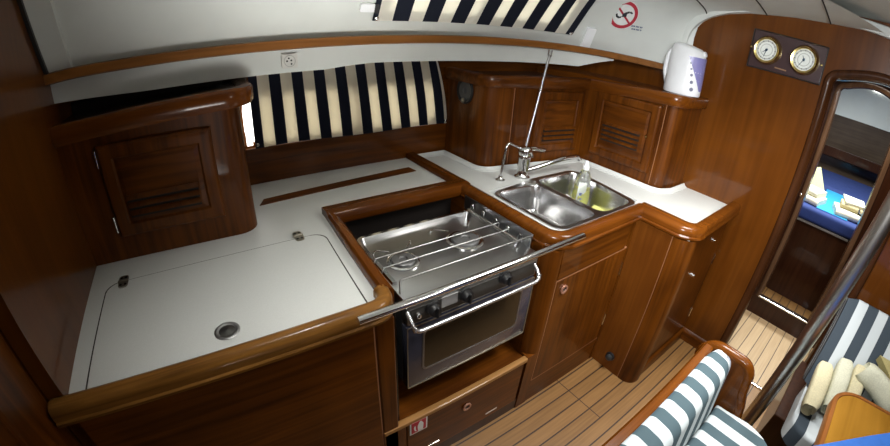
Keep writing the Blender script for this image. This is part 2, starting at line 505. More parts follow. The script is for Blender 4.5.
# left of the doorway up to the hull, right of it, and above
sector(bm, XB, .03, [(1.9, 0), (YJ, 0), (YJ, 1.55), (1.9, 1.55)])
sector(bm, XB, .03, [(1.9, 1.55), (YJ, 1.55), (YJ, 2.02), (1.9, 2.02)])
sector(bm, XB, .03, [(YR, 0), (-2.2, 0), (-2.2, 2.02), (YR, 2.02)])
top = [p for p in hole if p[1] >= 1.55]
topb = [(YJ, 1.55)] + top[0:] + [(YR, 1.55)]
rows_t = [[(XB, y, z) for y, z in top], [(XB, y, 2.02) for y, z in top], [(XB+.03, y, 2.02) for y, z in top], [(XB+.03, y, z) for y, z in top]]
loft(bm, rows_t)
struct('wall_right', bm, BULK)
# door casing: moulding swept round the opening
bm = B()
def arch_sweep(bm, X, outline, prof):
    """prof: (inward from the edge, towards the viewer) points"""
    n = len(outline); R = []
    for i in range(n):
        a, b, c = outline[max(i-1, 0)], outline[i], outline[min(i+1, n-1)]
        d = Vector((c[0]-a[0], c[1]-a[1])).normalized(); nn = Vector((-d.y, d.x))  # left of travel = outward? travel up then toward -y
        R.append([bm.verts.new((X-v, b[0]+nn.x*u, b[1]+nn.y*u)) for u, v in prof])
    q = len(prof)
    for A, D in zip(R, R[1:]):
        for j in range(q): bm.faces.new([A[j], A[(j+1) % q], D[(j+1) % q], D[j]])
arch_sweep(bm, XB, hole, [(-.018, 0), (-.018, .010), (-.010, .018), (.004, .020), (.014, .016), (.024, .004), (.030, -.03), (.0, -.03)])
struct('trim_5', bm, wood('casing mahogany', (.035, .012, .004), (.07, .025, .009), 'z', rough=.25), smooth=50, label='moulded wood casing round the arched doorway')
# white trim arch following the top of the bulkhead
archp = [(.925, 1.545), (.955, 1.62), (.962, 1.70), (.945, 1.765), (.915, 1.805), (.86, 1.845), (.78, 1.875), (.71, 1.892), (.55, 1.915), (.369, 1.927), (.2, 1.925), (0, 1.908), (-.3, 1.86), (-.7, 1.76)]
bm = B()
R = []
ap2 = [(p.x, p.y) for p in catmull([(a, b, 0) for a, b in archp], 4)]
for i, (y, z) in enumerate(ap2):
    a, c = ap2[max(i-1, 0)], ap2[min(i+1, len(ap2)-1)]
    d = Vector((c[0]-a[0], c[1]-a[1])).normalized(); nn = Vector((d.y, -d.x))
    if i and nn.dot(last) < 0: nn = -nn
    last = nn
    R.append([bm.verts.new((XB-v, y+nn.x*u, z+nn.y*u)) for u, v in ((0, .0), (0, .028), (.012, .034), (.042, .034), (.05, .0))])
for A, D in zip(R, R[1:]):
    for j in range(5): bm.faces.new([A[j], A[(j+1) % 5], D[(j+1) % 5], D[j]])
struct('trim_6', bm, GRP, smooth=50, label='white moulded trim along the top of the bulkhead')
# closing the saloon
struct('wall_aft', box(B(), -1.34, -1.3, -2.2, 1.95, 0, 2.0), MAHZ)
struct('wall_front', box(B(), -1.3, XB, -2.24, -2.2, 0, 2.0), BULK)
# baseboards
bp = [(-.0, 0), (-.018, 0), (-.018, .055), (-.012, .072), (0, .08)]
bm = B(); sweep(bm, [(1.70, .482), (XB-.001, .482)], [(u, v) for u, v in bp])
struct('baseboard_back', bm, MAHX, smooth=50)
bm = B(); sweep(bm, [(XB-.001, .482), (XB-.001, YJ+.02)], [(u, v) for u, v in bp])
struct('baseboard_right', bm, MAHY, smooth=50)

# lobby and forward cabin
struct('wall_lobby', box(B(), XB+.03, 3.0, .285, .32, 0, 1.95), MAHX)
struct('wall_lobby.001', box(B(), XB+.03, 3.0, -.48, -.45, 0, 1.95), MAHX)
struct('ceiling.001', box(B(), XB+.03, 5.4, -1.2, 1.2, 1.9, 1.94), GRPD)
hole2 = arch(.222, -.19, .15, 1.725, .045, rise=.04)
bm = B()
sector(bm, 3.0, .03, [(1.2, 0), (.222, 0), (.222, 1.9), (1.2, 1.9)])
sector(bm, 3.0, .03, [(-.19, 0), (-1.2, 0), (-1.2, 1.9), (-.19, 1.9)])
sector(bm, 3.0, .03, [(.222, 0), (-.19, 0), (-.19, .15), (.222, .15)])
top = [p for p in hole2 if p[1] >= 1.55]
loft(bm, [[(3.0, y, z) for y, z in top], [(3.0, y, 1.9) for y, z in top], [(3.03, y, 1.9) for y, z in top], [(3.03, y, z) for y, z in top]])
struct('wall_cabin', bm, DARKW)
bm = B(); arch_sweep(bm, 3.0, hole2, [(-.016, 0), (-.016, .012), (-.004, .018), (.014, .012), (.02, -.03), (.0, -.03)])
struct('trim_7', bm, wood('pale casing', (.07, .035, .018), (.13, .07, .038), 'z', rough=.22), smooth=50)
bm = B(); box(bm, 2.985, 3.035, -.19, .222, .148, .160, .003)
struct('trim_8', bm, CHROME, label='chrome strip capping the raised door sill')
bm = B(); box(bm, XB-.012, XB+.006, -.135, YJ-.01, 0, .012, .003)
struct('trim_9', bm, CHROME, label='chrome threshold strip on the floor at the doorway')
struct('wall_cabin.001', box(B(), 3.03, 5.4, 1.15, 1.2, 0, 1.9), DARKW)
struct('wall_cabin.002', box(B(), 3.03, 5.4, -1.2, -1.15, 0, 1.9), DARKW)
bm = B(); box(bm, 5.3, 5.36, -1.2, 1.2, 0, 1.44)
struct('wall_cabin.003', bm, wood('grey brown cabin lining', (.06, .04, .028), (.10, .07, .05), 'y', rough=.35))
bm = B(); quadbox(bm, [(5.296, -1.2, 1.43), (5.296, 1.2, 1.43), (5.34, 1.2, 1.89), (5.34, -1.2, 1.89)], (.03, 0, .03))
struct('wall_cabin.004', bm, GRP)
bm = B(); box(bm, 5.10, 5.3, -1.1, 1.1, 1.03, 1.055, .004); box(bm, 5.09, 5.11, -1.1, 1.1, 1.0, 1.10, .004)
tag(obj('cabin_shelf', bm, DARKW), 'dark wood shelf across the far end of the forward cabin', 'shelf')
bm = B(); quadbox(bm, [(5.325, -.60, 1.775), (5.325, .02, 1.79), (5.332, .15, 1.865), (5.332, -.60, 1.875)], (-.008, 0, -.012))
o = struct('window_1', bm, DAY)

# ------------------------------------------------------------------ coachroof rail
bm = B(); sweep(bm, RP, [(-.004, -.020), (.018, -.018), (.030, -.010), (.032, .002), (.024, .013), (.004, .016), (-.012, .013), (-.014, -.016)])
# profile u is to the left of travel (outboard), so shift it inboard
bmesh.ops.translate(bm, verts=bm.verts, vec=(0, -.03, 0))
tag(obj('grab_rail', bm, wood('rail teak', (.15, .055, .010), (.26, .10, .022), 'x', rough=.4, coat=.12), smooth=60), 'long varnished wooden rail curving along the foot of the white coachroof', 'rail')

# ------------------------------------------------------------------ left worktop
wt = thing('worktop', 'white laminate worktop with hinged icebox lid left of the stove', 'worktop', (.3, 1.2, CT))
bm = B(); prism(bm, [(XL, .745), (.375, .745), (.395, 1.355), (1.05, 1.355), (1.05, 1.835), (XL, 1.835)], CT-.03, CT)
obj('top', bm, LAM, wt)
FP = [(-.019, .888), (-.023, .891), (-.0235, .899), (-.019, .904), (-.0195, .924), (-.015, .938), (-.006, .945), (.010, .946), (.020, .942), (.025, .934), (.025, .90), (.02, .888)]
pl = fillet([(XL-.028, YF+.005), (.368, YF+.005, .055), (.368, .803), ], seg=8)
bm = B(); sweep(bm, pl, FP)
obj('fiddle', bm, GOLD, wt, smooth=40)
bm = B(); sweep(bm, [(.368, .797), (.398, 1.352)], [(-.036, .86), (-.036, .922), (-.030, .929), (-.018, .931), (-.014, .943), (.002, .946), (.009, .941), (.012, .930), (.014, .90), (.010, .86)])
obj('fiddle', bm, TRIMY, wt, smooth=40)
bm = B(); sweep(bm, [(.384, 1.345), (1.06, 1.345)], [(-.052, .896), (-.055, .902), (-.053, .925), (-.046, .942), (-.03, .946), (.022, .946), (.03, .94), (.03, .90)])
obj('fiddle', bm, TRIMX, wt, smooth=40)
bm = B(); quadbox(bm, [(.400, .80, .80), (.430, 1.27, .80), (.430, 1.27, .90), (.400, .80, .90)], (.006, 0, 0))
obj('fiddle_lining', bm, TRIMY, wt)
bm = B(); prism(bm, [(.172, 1.575), (.96, 1.620), (.952, 1.685), (.20, 1.632)], CT-.001, CT+.004, .002)
obj('wood_inlay', bm, MAHX, wt)
bm = B(); sweep(bm, [(1.035, 1.345), (1.035, 1.83)], [(-.035, CT-.01), (-.035, .934), (-.028, .943), (.012, .943), (.018, .934), (.018, CT-.01)])
obj('divider_strip', bm, TRIMY, wt, smooth=40)

LIDP = lambda g: fillet([(-.418-g, .775, .0), (.313+g, .775, 0), (.338+g, 1.222+g, .05), (-.405-g, 1.232+g, .05)], closed=True, seg=8)
bm = B(); prism(bm, LIDP(.0048), CT-.001, CT+.0006); obj('lid_seam', bm, SEAMM, wt)
bm = B(); prism(bm, LIDP(0), CT-.001, CT+.0022, .001); lid = obj('icebox_lid', bm, LAM, wt); lid['label'] = 'white hinged icebox lid set flush in the worktop'
for hx, hy in ((-.352, 1.226), (.250, 1.236)):
    bm = B(); M = Matrix.Translation((hx, hy, CT+.0015))
    plate(bm, M, [(x*.62, y) for x, y in rr(.026, .034, .014)], .004)
    tube(bm, [(hx-.017, hy, CT+.0065), (hx+.017, hy, CT+.0065)], .0045, 10)
    for sx, sy in ((-.008, .02), (.008, .02), (-.008, -.02), (.008, -.02)): lathe(bm, [(.0048, 0), (.0048, .0065), (0, .0068)], 10, Matrix.Translation((hx+sx, hy+sy, CT)), mat=1)
    obj('hinge', bm, [simple('tarnished hinge', (.35, .33, .28), .3, .9), BLACK], lid, smooth=40)
bm = B(); M = Matrix.Translation((-.054, .846, CT+.001))
lathe(bm, [(.034, 0), (.034, .003), (.031, .005), (.026, .0045), (.022, .0025)], 32, M); lathe(bm, [(.0215, .002), (.0215, .0032), (.016, .0036), (.006, .006), (0, .0062)], 24, M, mat=1); fp = obj('finger_pull', bm, BRUSH, lid, smooth=40)
bm = B(); lathe(bm, [(.0215, .002), (.0215, .0032), (.016, .0036), (.006, .006), (0, .0062)], 24, M); fp.data.materials.append(simple('dull pewter', (.18, .18, .17), .35, .9)); bm.free()

# icebox front below
ib = thing('icebox_cabinet', 'plain dark wood front under the left worktop', 'cabinet', (0, .75, 0))
bm = B(); box(bm, XL+.012, .305, YF, YF+.02, 0, .882); obj('front_panel', bm, MAHX, ib)
bm = B(); box(bm, .311, .372, YF, YF+.05, 0, .882, .006); obj('stile', bm, MAHZ, ib)
bm = B(); box(bm, .305, .311, YF+.003, YF+.02, 0, .88); obj('seam', bm, SEAML, ib)

# ------------------------------------------------------------------ stove locker (recess + drawer)
sl = thing('stove_locker', 'open wooden recess around the stove with a drawer front below', 'cabinet', (.68, .9, 0))
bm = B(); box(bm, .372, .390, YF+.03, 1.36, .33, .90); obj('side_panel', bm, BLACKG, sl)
bm = B(); box(bm, 1.0, 1.015, YF+.05, 1.36, .33, .90); obj('side_panel', bm, MAHY, sl)
bm = B(); box(bm, .372, 1.015, 1.36, 1.375, .33, .88); obj('back_panel', bm, GAP, sl)  # colour stands in for the shade deep behind the stove
bm = B(); box(bm, .372, 1.0, YF+.02, 1.36, .335, .345); obj('recess_floor', bm, MAHX, sl)
bm = B(); box(bm, .311, 1.0, YF-.004, YF+.022, .335, .357, .004); obj('sill', bm, SILL, sl)
bm = B(); box(bm, .311, .40, YF, YF+.02, 0, .334); obj('stile', bm, MAHZ, sl)
bm = B(); box(bm, .404, .985, YF, YF+.02, .075, .332, .004); dr = obj('drawer_front', bm, MAHX, sl)
M = frame_to((.677, YF-.003, .262), (0, -1, 0))
def ring_latch(M, parent):
    bm = B(); ring(bm, M, circ(.020, 24), circ(.013, 24), .006); o = obj('ring_latch', bm, simple('copper pink latch', (.55, .30, .22), .3, .6), parent)
    bm = B(); lathe(bm, [(.0128, -.002), (.0128, .002), (0, .0025)], 20, M); obj('latch_cup', bm, BLACK, o)
ring_latch(M, dr)
for x in (.523, .832):
    bm = B(); box(bm, x-.032, x+.032, YF-.0015, YF+.004, .104, .112, .001); obj('slot_plate', bm, CHROME if x < .7 else simple('pale slot', (.55, .45, .38), .4), sl)
bm = B(); box(bm, .311, 1.0, YF+.004, YF+.02, 0, .075); obj('plinth', bm, DARKW, sl)
# fire sticker
st = thing('safety_sticker', 'small red and white extinguisher sticker under the stove sill', 'sticker', (.452, YF-.002, .30))
bm = B(); box(bm, .414, .490, YF-.003, YF-.0002, .262, .342, .001); obj('backing', bm, SIGNW, st)
bm = B(); box(bm, .421, .483, YF-.0042, YF-.0028, .27, .335); obj('red_field', bm, RED, st)
bm = B()
quadbox(bm, [(.448, YF-.0046, .272), (.470, YF-.0046, .272), (.472, YF-.0046, .310), (.463, YF-.0046, .330), (.455, YF-.0046, .330), (.446, YF-.0046, .306)], (0, .001, 0))
quadbox(bm, [(.430, YF-.0046, .300), (.434, YF-.0046, .282), (.442, YF-.0046, .276), (.438, YF-.0046, .292), (.438, YF-.0046, .312), (.432, YF-.0046, .312)], (0, .001, 0))
obj('pictogram', bm, SIGNW, st)

# ------------------------------------------------------------------ cooker
X0, X1, CF, CB, CZ = .425, .968, .765, 1.165, .885
ck = thing('cooker', 'stainless two burner boat stove with oven, hung in its wooden recess', 'stove', (.69, .96, .36))
bm = B(); box(bm, X0+.003, X1-.003, CF+.03, CB, .50, .872, .006); obj('oven_body', bm, BRUSH, ck)
bm = B(); box(bm, X0, X1, CF, CB, .870, CZ, .004); obj('cooktop', bm, STEEL, ck, smooth=30)
bm = B(); sweep(bm, fillet([(X0+.012, CF+.09, 0), (X0+.012, CB-.012, .03), (X1-.03, CB-.012, .03), (X1-.03, CF+.09, 0)]), [(-.008, CZ), (-.006, CZ+.012), (.006, CZ+.012), (.008, CZ)])
obj('raised_edge', bm, CHROME, ck, smooth=40)
for bx, by, br in ((.522, .955, .056), (.787, .968, .071)):
    M = Matrix.Translation((bx, by, CZ))
    bm = B(); lathe(bm, [(br, 0), (br, .004), (br*.9, .007), (br*.78, .006), (br*.74, .002)], 32, M); bu = obj('burner', bm, CHROME, ck, smooth=40)
    bm = B(); lathe(bm, [(br*.72, .0), (br*.72, .011), (br*.66, .014), (br*.25, .015), (br*.2, .010), (0, .010)], 32, M); obj('burner_cap', bm, simple('worn burner cap', (.22, .22, .22), .45, .8), bu, smooth=40)
    for k in range(2):
        a = PI/2+(.75 if k else -.75)
        c, s = math.cos(a), math.sin(a); bm = B()
        tube(bm, bend([(bx+c*br*1.9, by+s*br*1.9, CZ), (bx+c*br*1.8, by+s*br*1.8, CZ+.026), (bx+c*br*.9, by+s*br*.9, CZ+.028)], .012), .0026, 8)
        obj('trivet_arm', bm, CHROME, bu, smooth=50)
for y, z in ((.985, .908), (.925, .908), (.810, .935)):
    bm = B(); tube(bm, bend([(X0+.006, y, CZ), (X0+.006, y, z), (X1-.004, y, z), (X1-.004, y, CZ)], .008), .0026, 10); obj('pan_rail', bm, STEEL, ck, smooth=60)
bm = B(); quadbox(bm, fillet([(.9685, 0, 0)], False) and [(X1-.002, CF+.05, .875), (X1-.002, 1.215, .875), (X1-.002, 1.215, .935), (X1-.002, CF+.04, .940)], (.004, 0, 0)); gp = obj('side_guard', bm, STEEL, ck)
for y in (.86, .93, 1.0, 1.08, 1.15):
    bm = B(); tube(bm, bend([(X1-.008, y-.012, .89), (X1-.010, y-.006, .918), (X1-.010, y+.006, .918), (X1-.008, y+.012, .89)], .005, 4), .0028, 8); obj('clip', bm, CHROME, gp, smooth=60)
bm = B(); tube(bm, [(X1-.03, .84, CZ+.016), (X1-.03, 1.15, CZ+.016)], .006, 10); obj('hinge_rod', bm, CHROME, gp, smooth=60)
bm = B(); box(bm, X0+.002, X1-.002, CF-.004, CF+.03, .792, .880, .006); cp = obj('control_panel', bm, BRUSH, ck, smooth=30)
bm = B(); box(bm, X0+.012, X1-.012, CF-.007, CF-.002, .800, .856, .002); obj('black_band', bm, simple('dark control band', (.05, .047, .042), .35, .4), cp)
bm = B(); box(bm, .545, .606, CF-.009, CF-.005, .820, .860, .001); obj('maker_plate', bm, simple('grey plate', (.36, .36, .36), .4, .5), cp)
for i, (kx, kz) in enumerate(((.513, .835), (.634, .840), (.800, .846))):
    M = frame_to((kx, CF-.008, kz), (0, -1, 0))
    bm = B(); lathe(bm, [(.026, 0), (.026, .006), (.021, .009), (.019, .024), (.016, .027), (0, .0275)], 28, M); kb = obj('knob', bm, BLACK, ck, smooth=40)
    bm = B(); box(bm, kx-.004, kx+.004, CF-.042, CF-.030, kz-.019, kz+.019, .003); obj('knob_grip', bm, BLACK, kb)
bm = B(); M = frame_to((.462, CF-.007, .828), (0, -1, 0)); lathe(bm, [(.010, 0), (.008, .010), (.004, .012), (0, .013)], 16, M); obj('ignition_button', bm, CHROME, ck, smooth=40)
bm = B(); box(bm, X0, X1-.004, CF-.006, CF+.028, .505, .788, .005); od = obj('oven_door', bm, OVENBL, ck, smooth=30)
M = frame_to((.694, CF-.0055, .664), (0, -1, 0))
bm = B(); plate(bm, M, rr(.207, .088, .018), .002); obj('window', bm, DGLASS, od)
bm = B(); ring(bm, M, rr(.213, .094, .02), rr(.206, .087, .018), .003); obj('window_bezel', bm, simple('dim bezel', (.25, .25, .26), .35, .8), od)
bm = B(); ring(bm, frame_to((.6945, CF-.0055, .6465), (0, -1, 0)), rr(.269, .141, .006), rr(.266, .138, .005), .002); obj('edge_strip', bm, BRASS if False else simple('dull edge', (.40, .36, .27), .35, .8), od)
bm = B(); tube(bm, bend([(X0+.004, CF+.0, .846), (X0+.004, CF-.035, .822), (X0+.010, CF-.042, .797), (X1-.024, CF-.042, .797), (X1-.018, CF-.035, .822), (X1-.018, CF+.0, .846)], .022), .0070, 12)
obj('handle', bm, simple('pale alloy handle', (.72, .73, .75), .25, .9), od, smooth=60)
bm = B(); box(bm, X1-.05, X1-.012, CF+.03, CF+.05, .46, .505); obj('gimbal_foot', bm, WHITE, ck)
bm = B(); lathe(bm, [(.012, 0), (.012, .035), (0, .036)], 14, frame_to((X0+.006, CF+.22, .80), (-1, 0, 0))); obj('gimbal_pin', bm, STEEL, ck, smooth=40)
bm = B(); lathe(bm, [(.012, 0), (.012, .028), (0, .03)], 14, frame_to((X1-.004, CF+.22, .80), (1, 0, 0))); obj('gimbal_pin', bm, STEEL, ck, smooth=40)

# stainless safety bar in front of the stove
gb = thing('safety_bar', 'long stainless crash bar across the front of the stove', 'bar', (.74, .69, .93))
bm = B(); tube(bm, [(.250, .69, .951), (.30, .69, .951), (1.075, .69, .953), (1.11, .69, .953)], .0115, 16); obj('tube', bm, CHROME, gb, smooth=60)
for x in (.285, 1.095):
    bm = B(); tube(bm, [(x, .69, .95), (x, .712, .935)], .009, 12); obj('bracket', bm, STEEL, gb, smooth=60)

# ------------------------------------------------------------------ sink worktop
sw = thing('worktop', 'white laminate worktop carrying the double sink, right of the stove', 'worktop', (1.6, 1.1, CT))
bm = B()
HX0, HX1, HY0, HY1 = 1.125, 1.735, .815, 1.245
box(bm, 1.05, HX0, .75, 1.80, CT-.03, CT); box(bm, HX0, HX1, HY1, 1.80, CT-.03, CT); box(bm, HX0, HX1, .75, HY0, CT-.03, CT)
prism(bm, [(HX1, .75), (1.63, .75), (1.63, .475), (XB, .475), (XB, 1.80), (HX1, 1.80)] if False else [(HX1, .475), (XB, .475), (XB, 1.80), (HX1, 1.80)], CT-.03, CT)
box(bm, 1.63, HX1, .475, .75, CT-.03, CT)
obj('top', bm, LAM, sw)
# white upstand along the foot of the lockers
up = fillet([(1.05, 1.812), (1.262, 1.812), (1.262, 1.47, .075), (1.955, 1.368), (1.955, .83, .06), (2.05, .795), (XB-.004, .795)], seg=6)
bm = B(); sweep(bm, up, [(-.024, CT-.002), (-.024, CT+.003), (-.016, CT+.006), (-.008, CT+.013), (-.004, CT+.020), (-.0005, CT+.020), (-.0005, CT-.002)])
obj('upstand', bm, LAM, sw, smooth=40)
pr = fillet([(1.025, 1.35), (1.025, YF+.005, .085), (1.645, YF+.005, .0)], seg=10)
bm = B()
FPS = [(-.021, .888), (-.025, .891), (-.025, .899), (-.020, .904), (-.021, .926), (-.017, .938), (-.008, .945), (.015, .946), (.030, .942), (.036, .934), (.036, .90), (.02, .882)]
sweep(bm, pr, FPS)
obj('fiddle', bm, TRIMX, sw, smooth=40)
pp = fillet([(1.652, YF+.022), (1.652, .462, .075), (XB-.002, .462)], seg=10)
kk = [1, 1]+[1-.62*k/10 for k in range(1, 11)]+[.38]*5; kk = kk[:len(pp)]
FP2 = [(-.056, .889), (-.061, .892), (-.061, .900), (-.054, .905), (-.054, .922), (-.048, .936), (-.034, .945), (.018, .946), (.034, .942), (.040, .934), (.040, .90), (.02, .882)]
bm = B(); sweep(bm, pp, FP2, ks=kk); obj('fiddle', bm, TRIMY, sw, smooth=40)

# sink
sk = thing('sink', 'stainless double bowl sink set in the white worktop', 'sink', (1.42, 1.03, CT))
def bowl(bm, out, z0, z1, inset, r):
    pass
def rim_out(x0, x1, y0, y1, r, n=5, skew=0): return fillet([(x0, y0, r), (x1-skew, y0, r), (x1, y1, r), (x0, y1, r)], closed=True, seg=n)
rimo = rim_out(1.113, 1.772, .792, 1.258, .06, skew=.07)
L = rim_out(1.132, 1.397, .815, 1.205, .055); Rr = rim_out(1.424, 1.752, .815, 1.240, .055, skew=.075)
def bowl_rows(o, depth, zt):
    cx = sum(p[0] for p in o)/len(o); cy = sum(p[1] for p in o)/len(o)
    rows = []
    for k, z in ((1, zt), (.985, zt-.006), (.965, zt-depth*.5), (.94, zt-depth+.03), (.90, zt-depth+.008), (.82, zt-depth), (.2, zt-depth-.004)):
        rows.append([(cx+(x-cx)*k, cy+(y-cy)*k, z) for x, y in o])
    return rows, (cx, cy)
for o, d in ((L, .15), (Rr, .15)):
    rows_b, c = bowl_rows(o, d, CT+.004)
    bm = B(); Rw = loft(bm, rows_b, close_v=True); bm.faces.new(Rw[-1]); bl = obj('bowl', bm, BOWL, sk, smooth=50)
    bm = B(); lathe(bm, [(.028, 0), (.028, .003), (.02, .004), (.018, .001), (0, .001)], 24, Matrix.Translation((c[0], c[1], CT+.004-d-.003))); obj('drain', bm, CHROME, bl, smooth=40)
# rim: flat steel frame around the two bowls (outer band + bridge)
bm = B()
I4 = Matrix.Identity(4)
def bridge(bm, o1, o2, z):
    ring(bm, Matrix.Translation((0, 0, z)), o1, o2, .004)
mid = 1.4105
Lo = fillet([(1.113, .795, .06), (mid, .795, .002), (mid, 1.250, .002), (1.113, 1.215, .06)], closed=True, seg=5)
Ro = fillet([(mid, .795, .002), (1.705, .795, .06), (1.775, 1.262, .06), (mid, 1.262, .002)], closed=True, seg=5)
bridge(bm, Lo, L, CT+.0005); bridge(bm, Ro, Rr, CT+.0005)
obj('rim', bm, STEEL, sk, smooth=30)

# mixer tap
tp = thing('mixer_tap', 'chrome single lever mixer tap on the worktop behind the sink', 'tap', (1.405, 1.31, CT))
bm = B(); lathe(bm, [(.042, 0), (.042, .006), (.036, .012), (.032, .018), (.030, .05), (.032, .10), (.034, .118), (.030, .124)], 28, Matrix.Translation((1.405, 1.31, CT))); obj('body', bm, CHROME, tp, smooth=40)
bm = B(); lathe(bm, [(.034, .122), (.037, .128), (.036, .150), (.027, .162), (0, .166)], 28, Matrix.Translation((1.405, 1.31, CT)))
tube(bm, bend([(1.405, 1.31, CT+.148), (1.46, 1.30, CT+.150), (1.532, 1.295, CT+.135)], .02), [.013]+[.011]*8+[.006], 12); obj('lever', bm, CHROME, tp, smooth=50)
bm = B(); tube(bm, bend([(1.415, 1.30, CT+.035), (1.48, 1.275, CT+.055), (1.62, 1.235, CT+.095), (1.735, 1.222, CT+.098), (1.752, 1.22, CT+.078)], .02), .0125, 14); obj('spout', bm, CHROME, tp, smooth=50)
# thin sea water tap
tt = thing('pipe_tap', 'thin bent chrome pipe tap left of the mixer tap', 'tap', (1.27, 1.33, CT))
bm = B(); lathe(bm, [(.024, 0), (.024, .005), (.016, .009), (.011, .014), (.010, .022), (0, .022)], 22, Matrix.Translation((1.268, 1.325, CT))); obj('base_flange', bm, CHROME, tt, smooth=40)
bm = B(); tube(bm, bend([(1.268, 1.325, CT+.01), (1.284, 1.325, CT+.165), (1.300, 1.325, CT+.190), (1.46, 1.31, CT+.118), (1.463, 1.305, CT+.10)], .018), .0062, 12); obj('pipe', bm, CHROME, tt, smooth=60)
# pole
po = thing('support_pole', 'thin steel pole rising from the sink worktop to the wooden rail', 'pole', (1.42, 1.36, CT))
A = Vector((1.438, 1.366, CT)); Bv = Vector((1.592, 1.392, 1.548))
bm = B(); tube(bm, [A, Bv], .007, 14); obj('tube', bm, STEEL, po, smooth=60)
bm = B(); tube(bm, [A.lerp(Bv, .66), A.lerp(Bv, .70)], .0115, 14); obj('collar', bm, CHROME, po, smooth=40)
bm = B(); tube(bm, [A.lerp(Bv, .955), Bv], .013, 14); obj('collar', bm, CHROME, po, smooth=40)
bm = B(); tube(bm, [A, A+Vector((.003, 0, .012))], .016, 18); obj('foot', bm, CHROME, po, smooth=40)

# detergent bottle and sponge in the right hand bowl
zb = CT+.004-.15+.001
bo = thing('detergent_bottle', 'clear bottle of yellow washing up liquid standing in the sink', 'bottle', (1.635, 1.090, zb))
M = Matrix.Translation((1.635, 1.090, zb))
M = M @ Matrix.Diagonal((1.2, 1.2, 1.16, 1)); E2 = M @ Matrix.Diagonal((1, .85, 1, 1))
bm = B(); lathe(bm, [(0, .001), (.036, .001), (.042, .008), (.043, .075), (.040, .095), (.038, .12), (.034, .15), (.026, .178), (.015, .196), (.0125, .2), (.0125, .208), (0, .208)], 28, E2); obj('body', bm, CLEARP, bo, smooth=50)
bm = B(); lathe(bm, [(0, .003), (.034, .003), (.040, .009), (.041, .074), (.0385, .094), (.037, .105), (0, .106)], 28, E2); obj('detergent', bm, YELLIQ, bo, smooth=50)
bm = B(); lathe(bm, [(.0145, .196), (.0145, .212), (.011, .214), (.0085, .232), (.004, .236), (0, .236)], 20, M); obj('cap', bm, WHITE, bo, smooth=40)
bm = B()
n = 14
R0 = [[], []]
for k in range(n+1):
    a = math.radians(192+62*k/n)
    wv = .006*math.sin(k*1.3)
    for j, z in enumerate((.022+wv, .145+.5*wv)):
        rad = (.0438 if j == 0 else .0372)
        R0[j].append(M @ Vector((rad*math.cos(a), .8*rad*math.sin(a), z)))
loft(bm, R0); lb = obj('label', bm, LABELG, bo, smooth=60)
bm = B()
for k0, k1, z0, z1 in ((4, 8, .085, .098), (5, 9, .066, .074), (4, 9, .05, .056)):
    rr0 = [[], []]
    for k in range(9):
        a = math.radians(192+62*(k0+(k1-k0)*k/8)/n)
        for j, z in enumerate((z0, z1)):
            rad = .0446-.000054*1000*(z-.022)*.9
            rr0[j].append(M @ Vector((rad*math.cos(a)*1.01, .808*rad*math.sin(a), z)))
    loft(bm, rr0)
obj('label_print', bm, simple('dark blue print', (.04, .06, .18), .5), lb)
sg = B(); box(sg, 1.615, 1.725, .955, 1.03, zb, zb+.036, .006); 
bmesh.ops.rotate(sg, verts=sg.verts, cent=(1.67, .99, zb), matrix=Matrix.Rotation(.25, 3, 'Z'))
tag(obj('sponge', sg, YELLOW, base=(1.67, .99, zb)), 'yellow sponge lying in front of the bottle in the sink', 'sponge')

# sink cabinet
sc = thing('sink_cabinet', 'dark wood cabinet under the double sink with door and drawer front', 'cabinet', (1.3, .75, 0))
pc = fillet([(1.0, .92), (1.0, YF, .06), (1.066, YF), (1.066, .92)], seg=8)
bm = B(); prism(bm, pc, .357, .884); prism(bm, [(1.0005, YF), (1.066, YF), (1.066, .92), (1.0005, .92)], 0, .357); obj('stile', bm, MAHZ, sc, smooth=40)
bm = B(); box(bm, 1.072, 1.575, YF, YF+.02, .165, .735, .002); dd = obj('door', bm, MAHZ, sc)
ring_latch(frame_to((1.127, YF-.001, .682), (0, -1, 0)), dd)
for z in (.62, .30):
    bm = B(); tube(bm, [(1.577, YF-.002, z-.035), (1.577, YF-.002, z+.035)], .0045, 10); obj('hinge', bm, CHROME, dd, smooth=50)
bm = B(); box(bm, 1.072, 1.555, YF, YF+.02, .742, .884, .002); obj('drawer_front', bm, MAHX, sc)
bm = B(); box(bm, 1.581, 1.62, YF, YF+.02, 0, .884); obj('stile', bm, MAHZ, sc)
bm = B(); box(bm, 1.066, 1.58, YF+.003, YF+.02, 0, .164); obj('plinth', bm, MAHX, sc)
bm = B(); box(bm, 1.068, 1.58, YF+.001, YF+.019, .7355, .7415); box(bm, 1.0665, 1.0715, YF+.001, YF+.019, .16, .735); box(bm, 1.068, 1.58, YF+.001, YF+.019, .159, .1645); obj('seam', bm, SEAML, sc)

# peninsula
pn = thing('peninsula_cabinet', 'tall wood cabinet end projecting from the sink counter, rounded corner', 'cabinet', (1.9, .6, 0))
bm = B(); box(bm, 1.60, 1.625, .545, YF, 0, .884); obj('side_panel', bm, wood('sunlit mahogany panel', (.110, .031, .0038), (.175, .055, .0070), 'z'), pn)  # lighter copy of the mahogany, light from aft put into its colour
cn = fillet([(1.60, .541), (1.60, .453, .07), (1.70, .453, .02), (1.70, .541)], seg=10)
bm = B(); prism(bm, cn, 0, .884); obj('corner_post', bm, MAHZ, pn, smooth=40)
bm = B(); box(bm, 1.601, 1.62, .541, .545, 0, .883); obj('seam', bm, SEAML, pn)
bm = B(); box(bm, 1.70, XB-.002, .484, .505, 0, .884); obj('end_panel', bm, MAHZ, pn)
bm = B(); box(bm, 1.725, 2.215, .476, .485, .11, .85, .003); pd = obj('door', bm, MAHZ, pn)
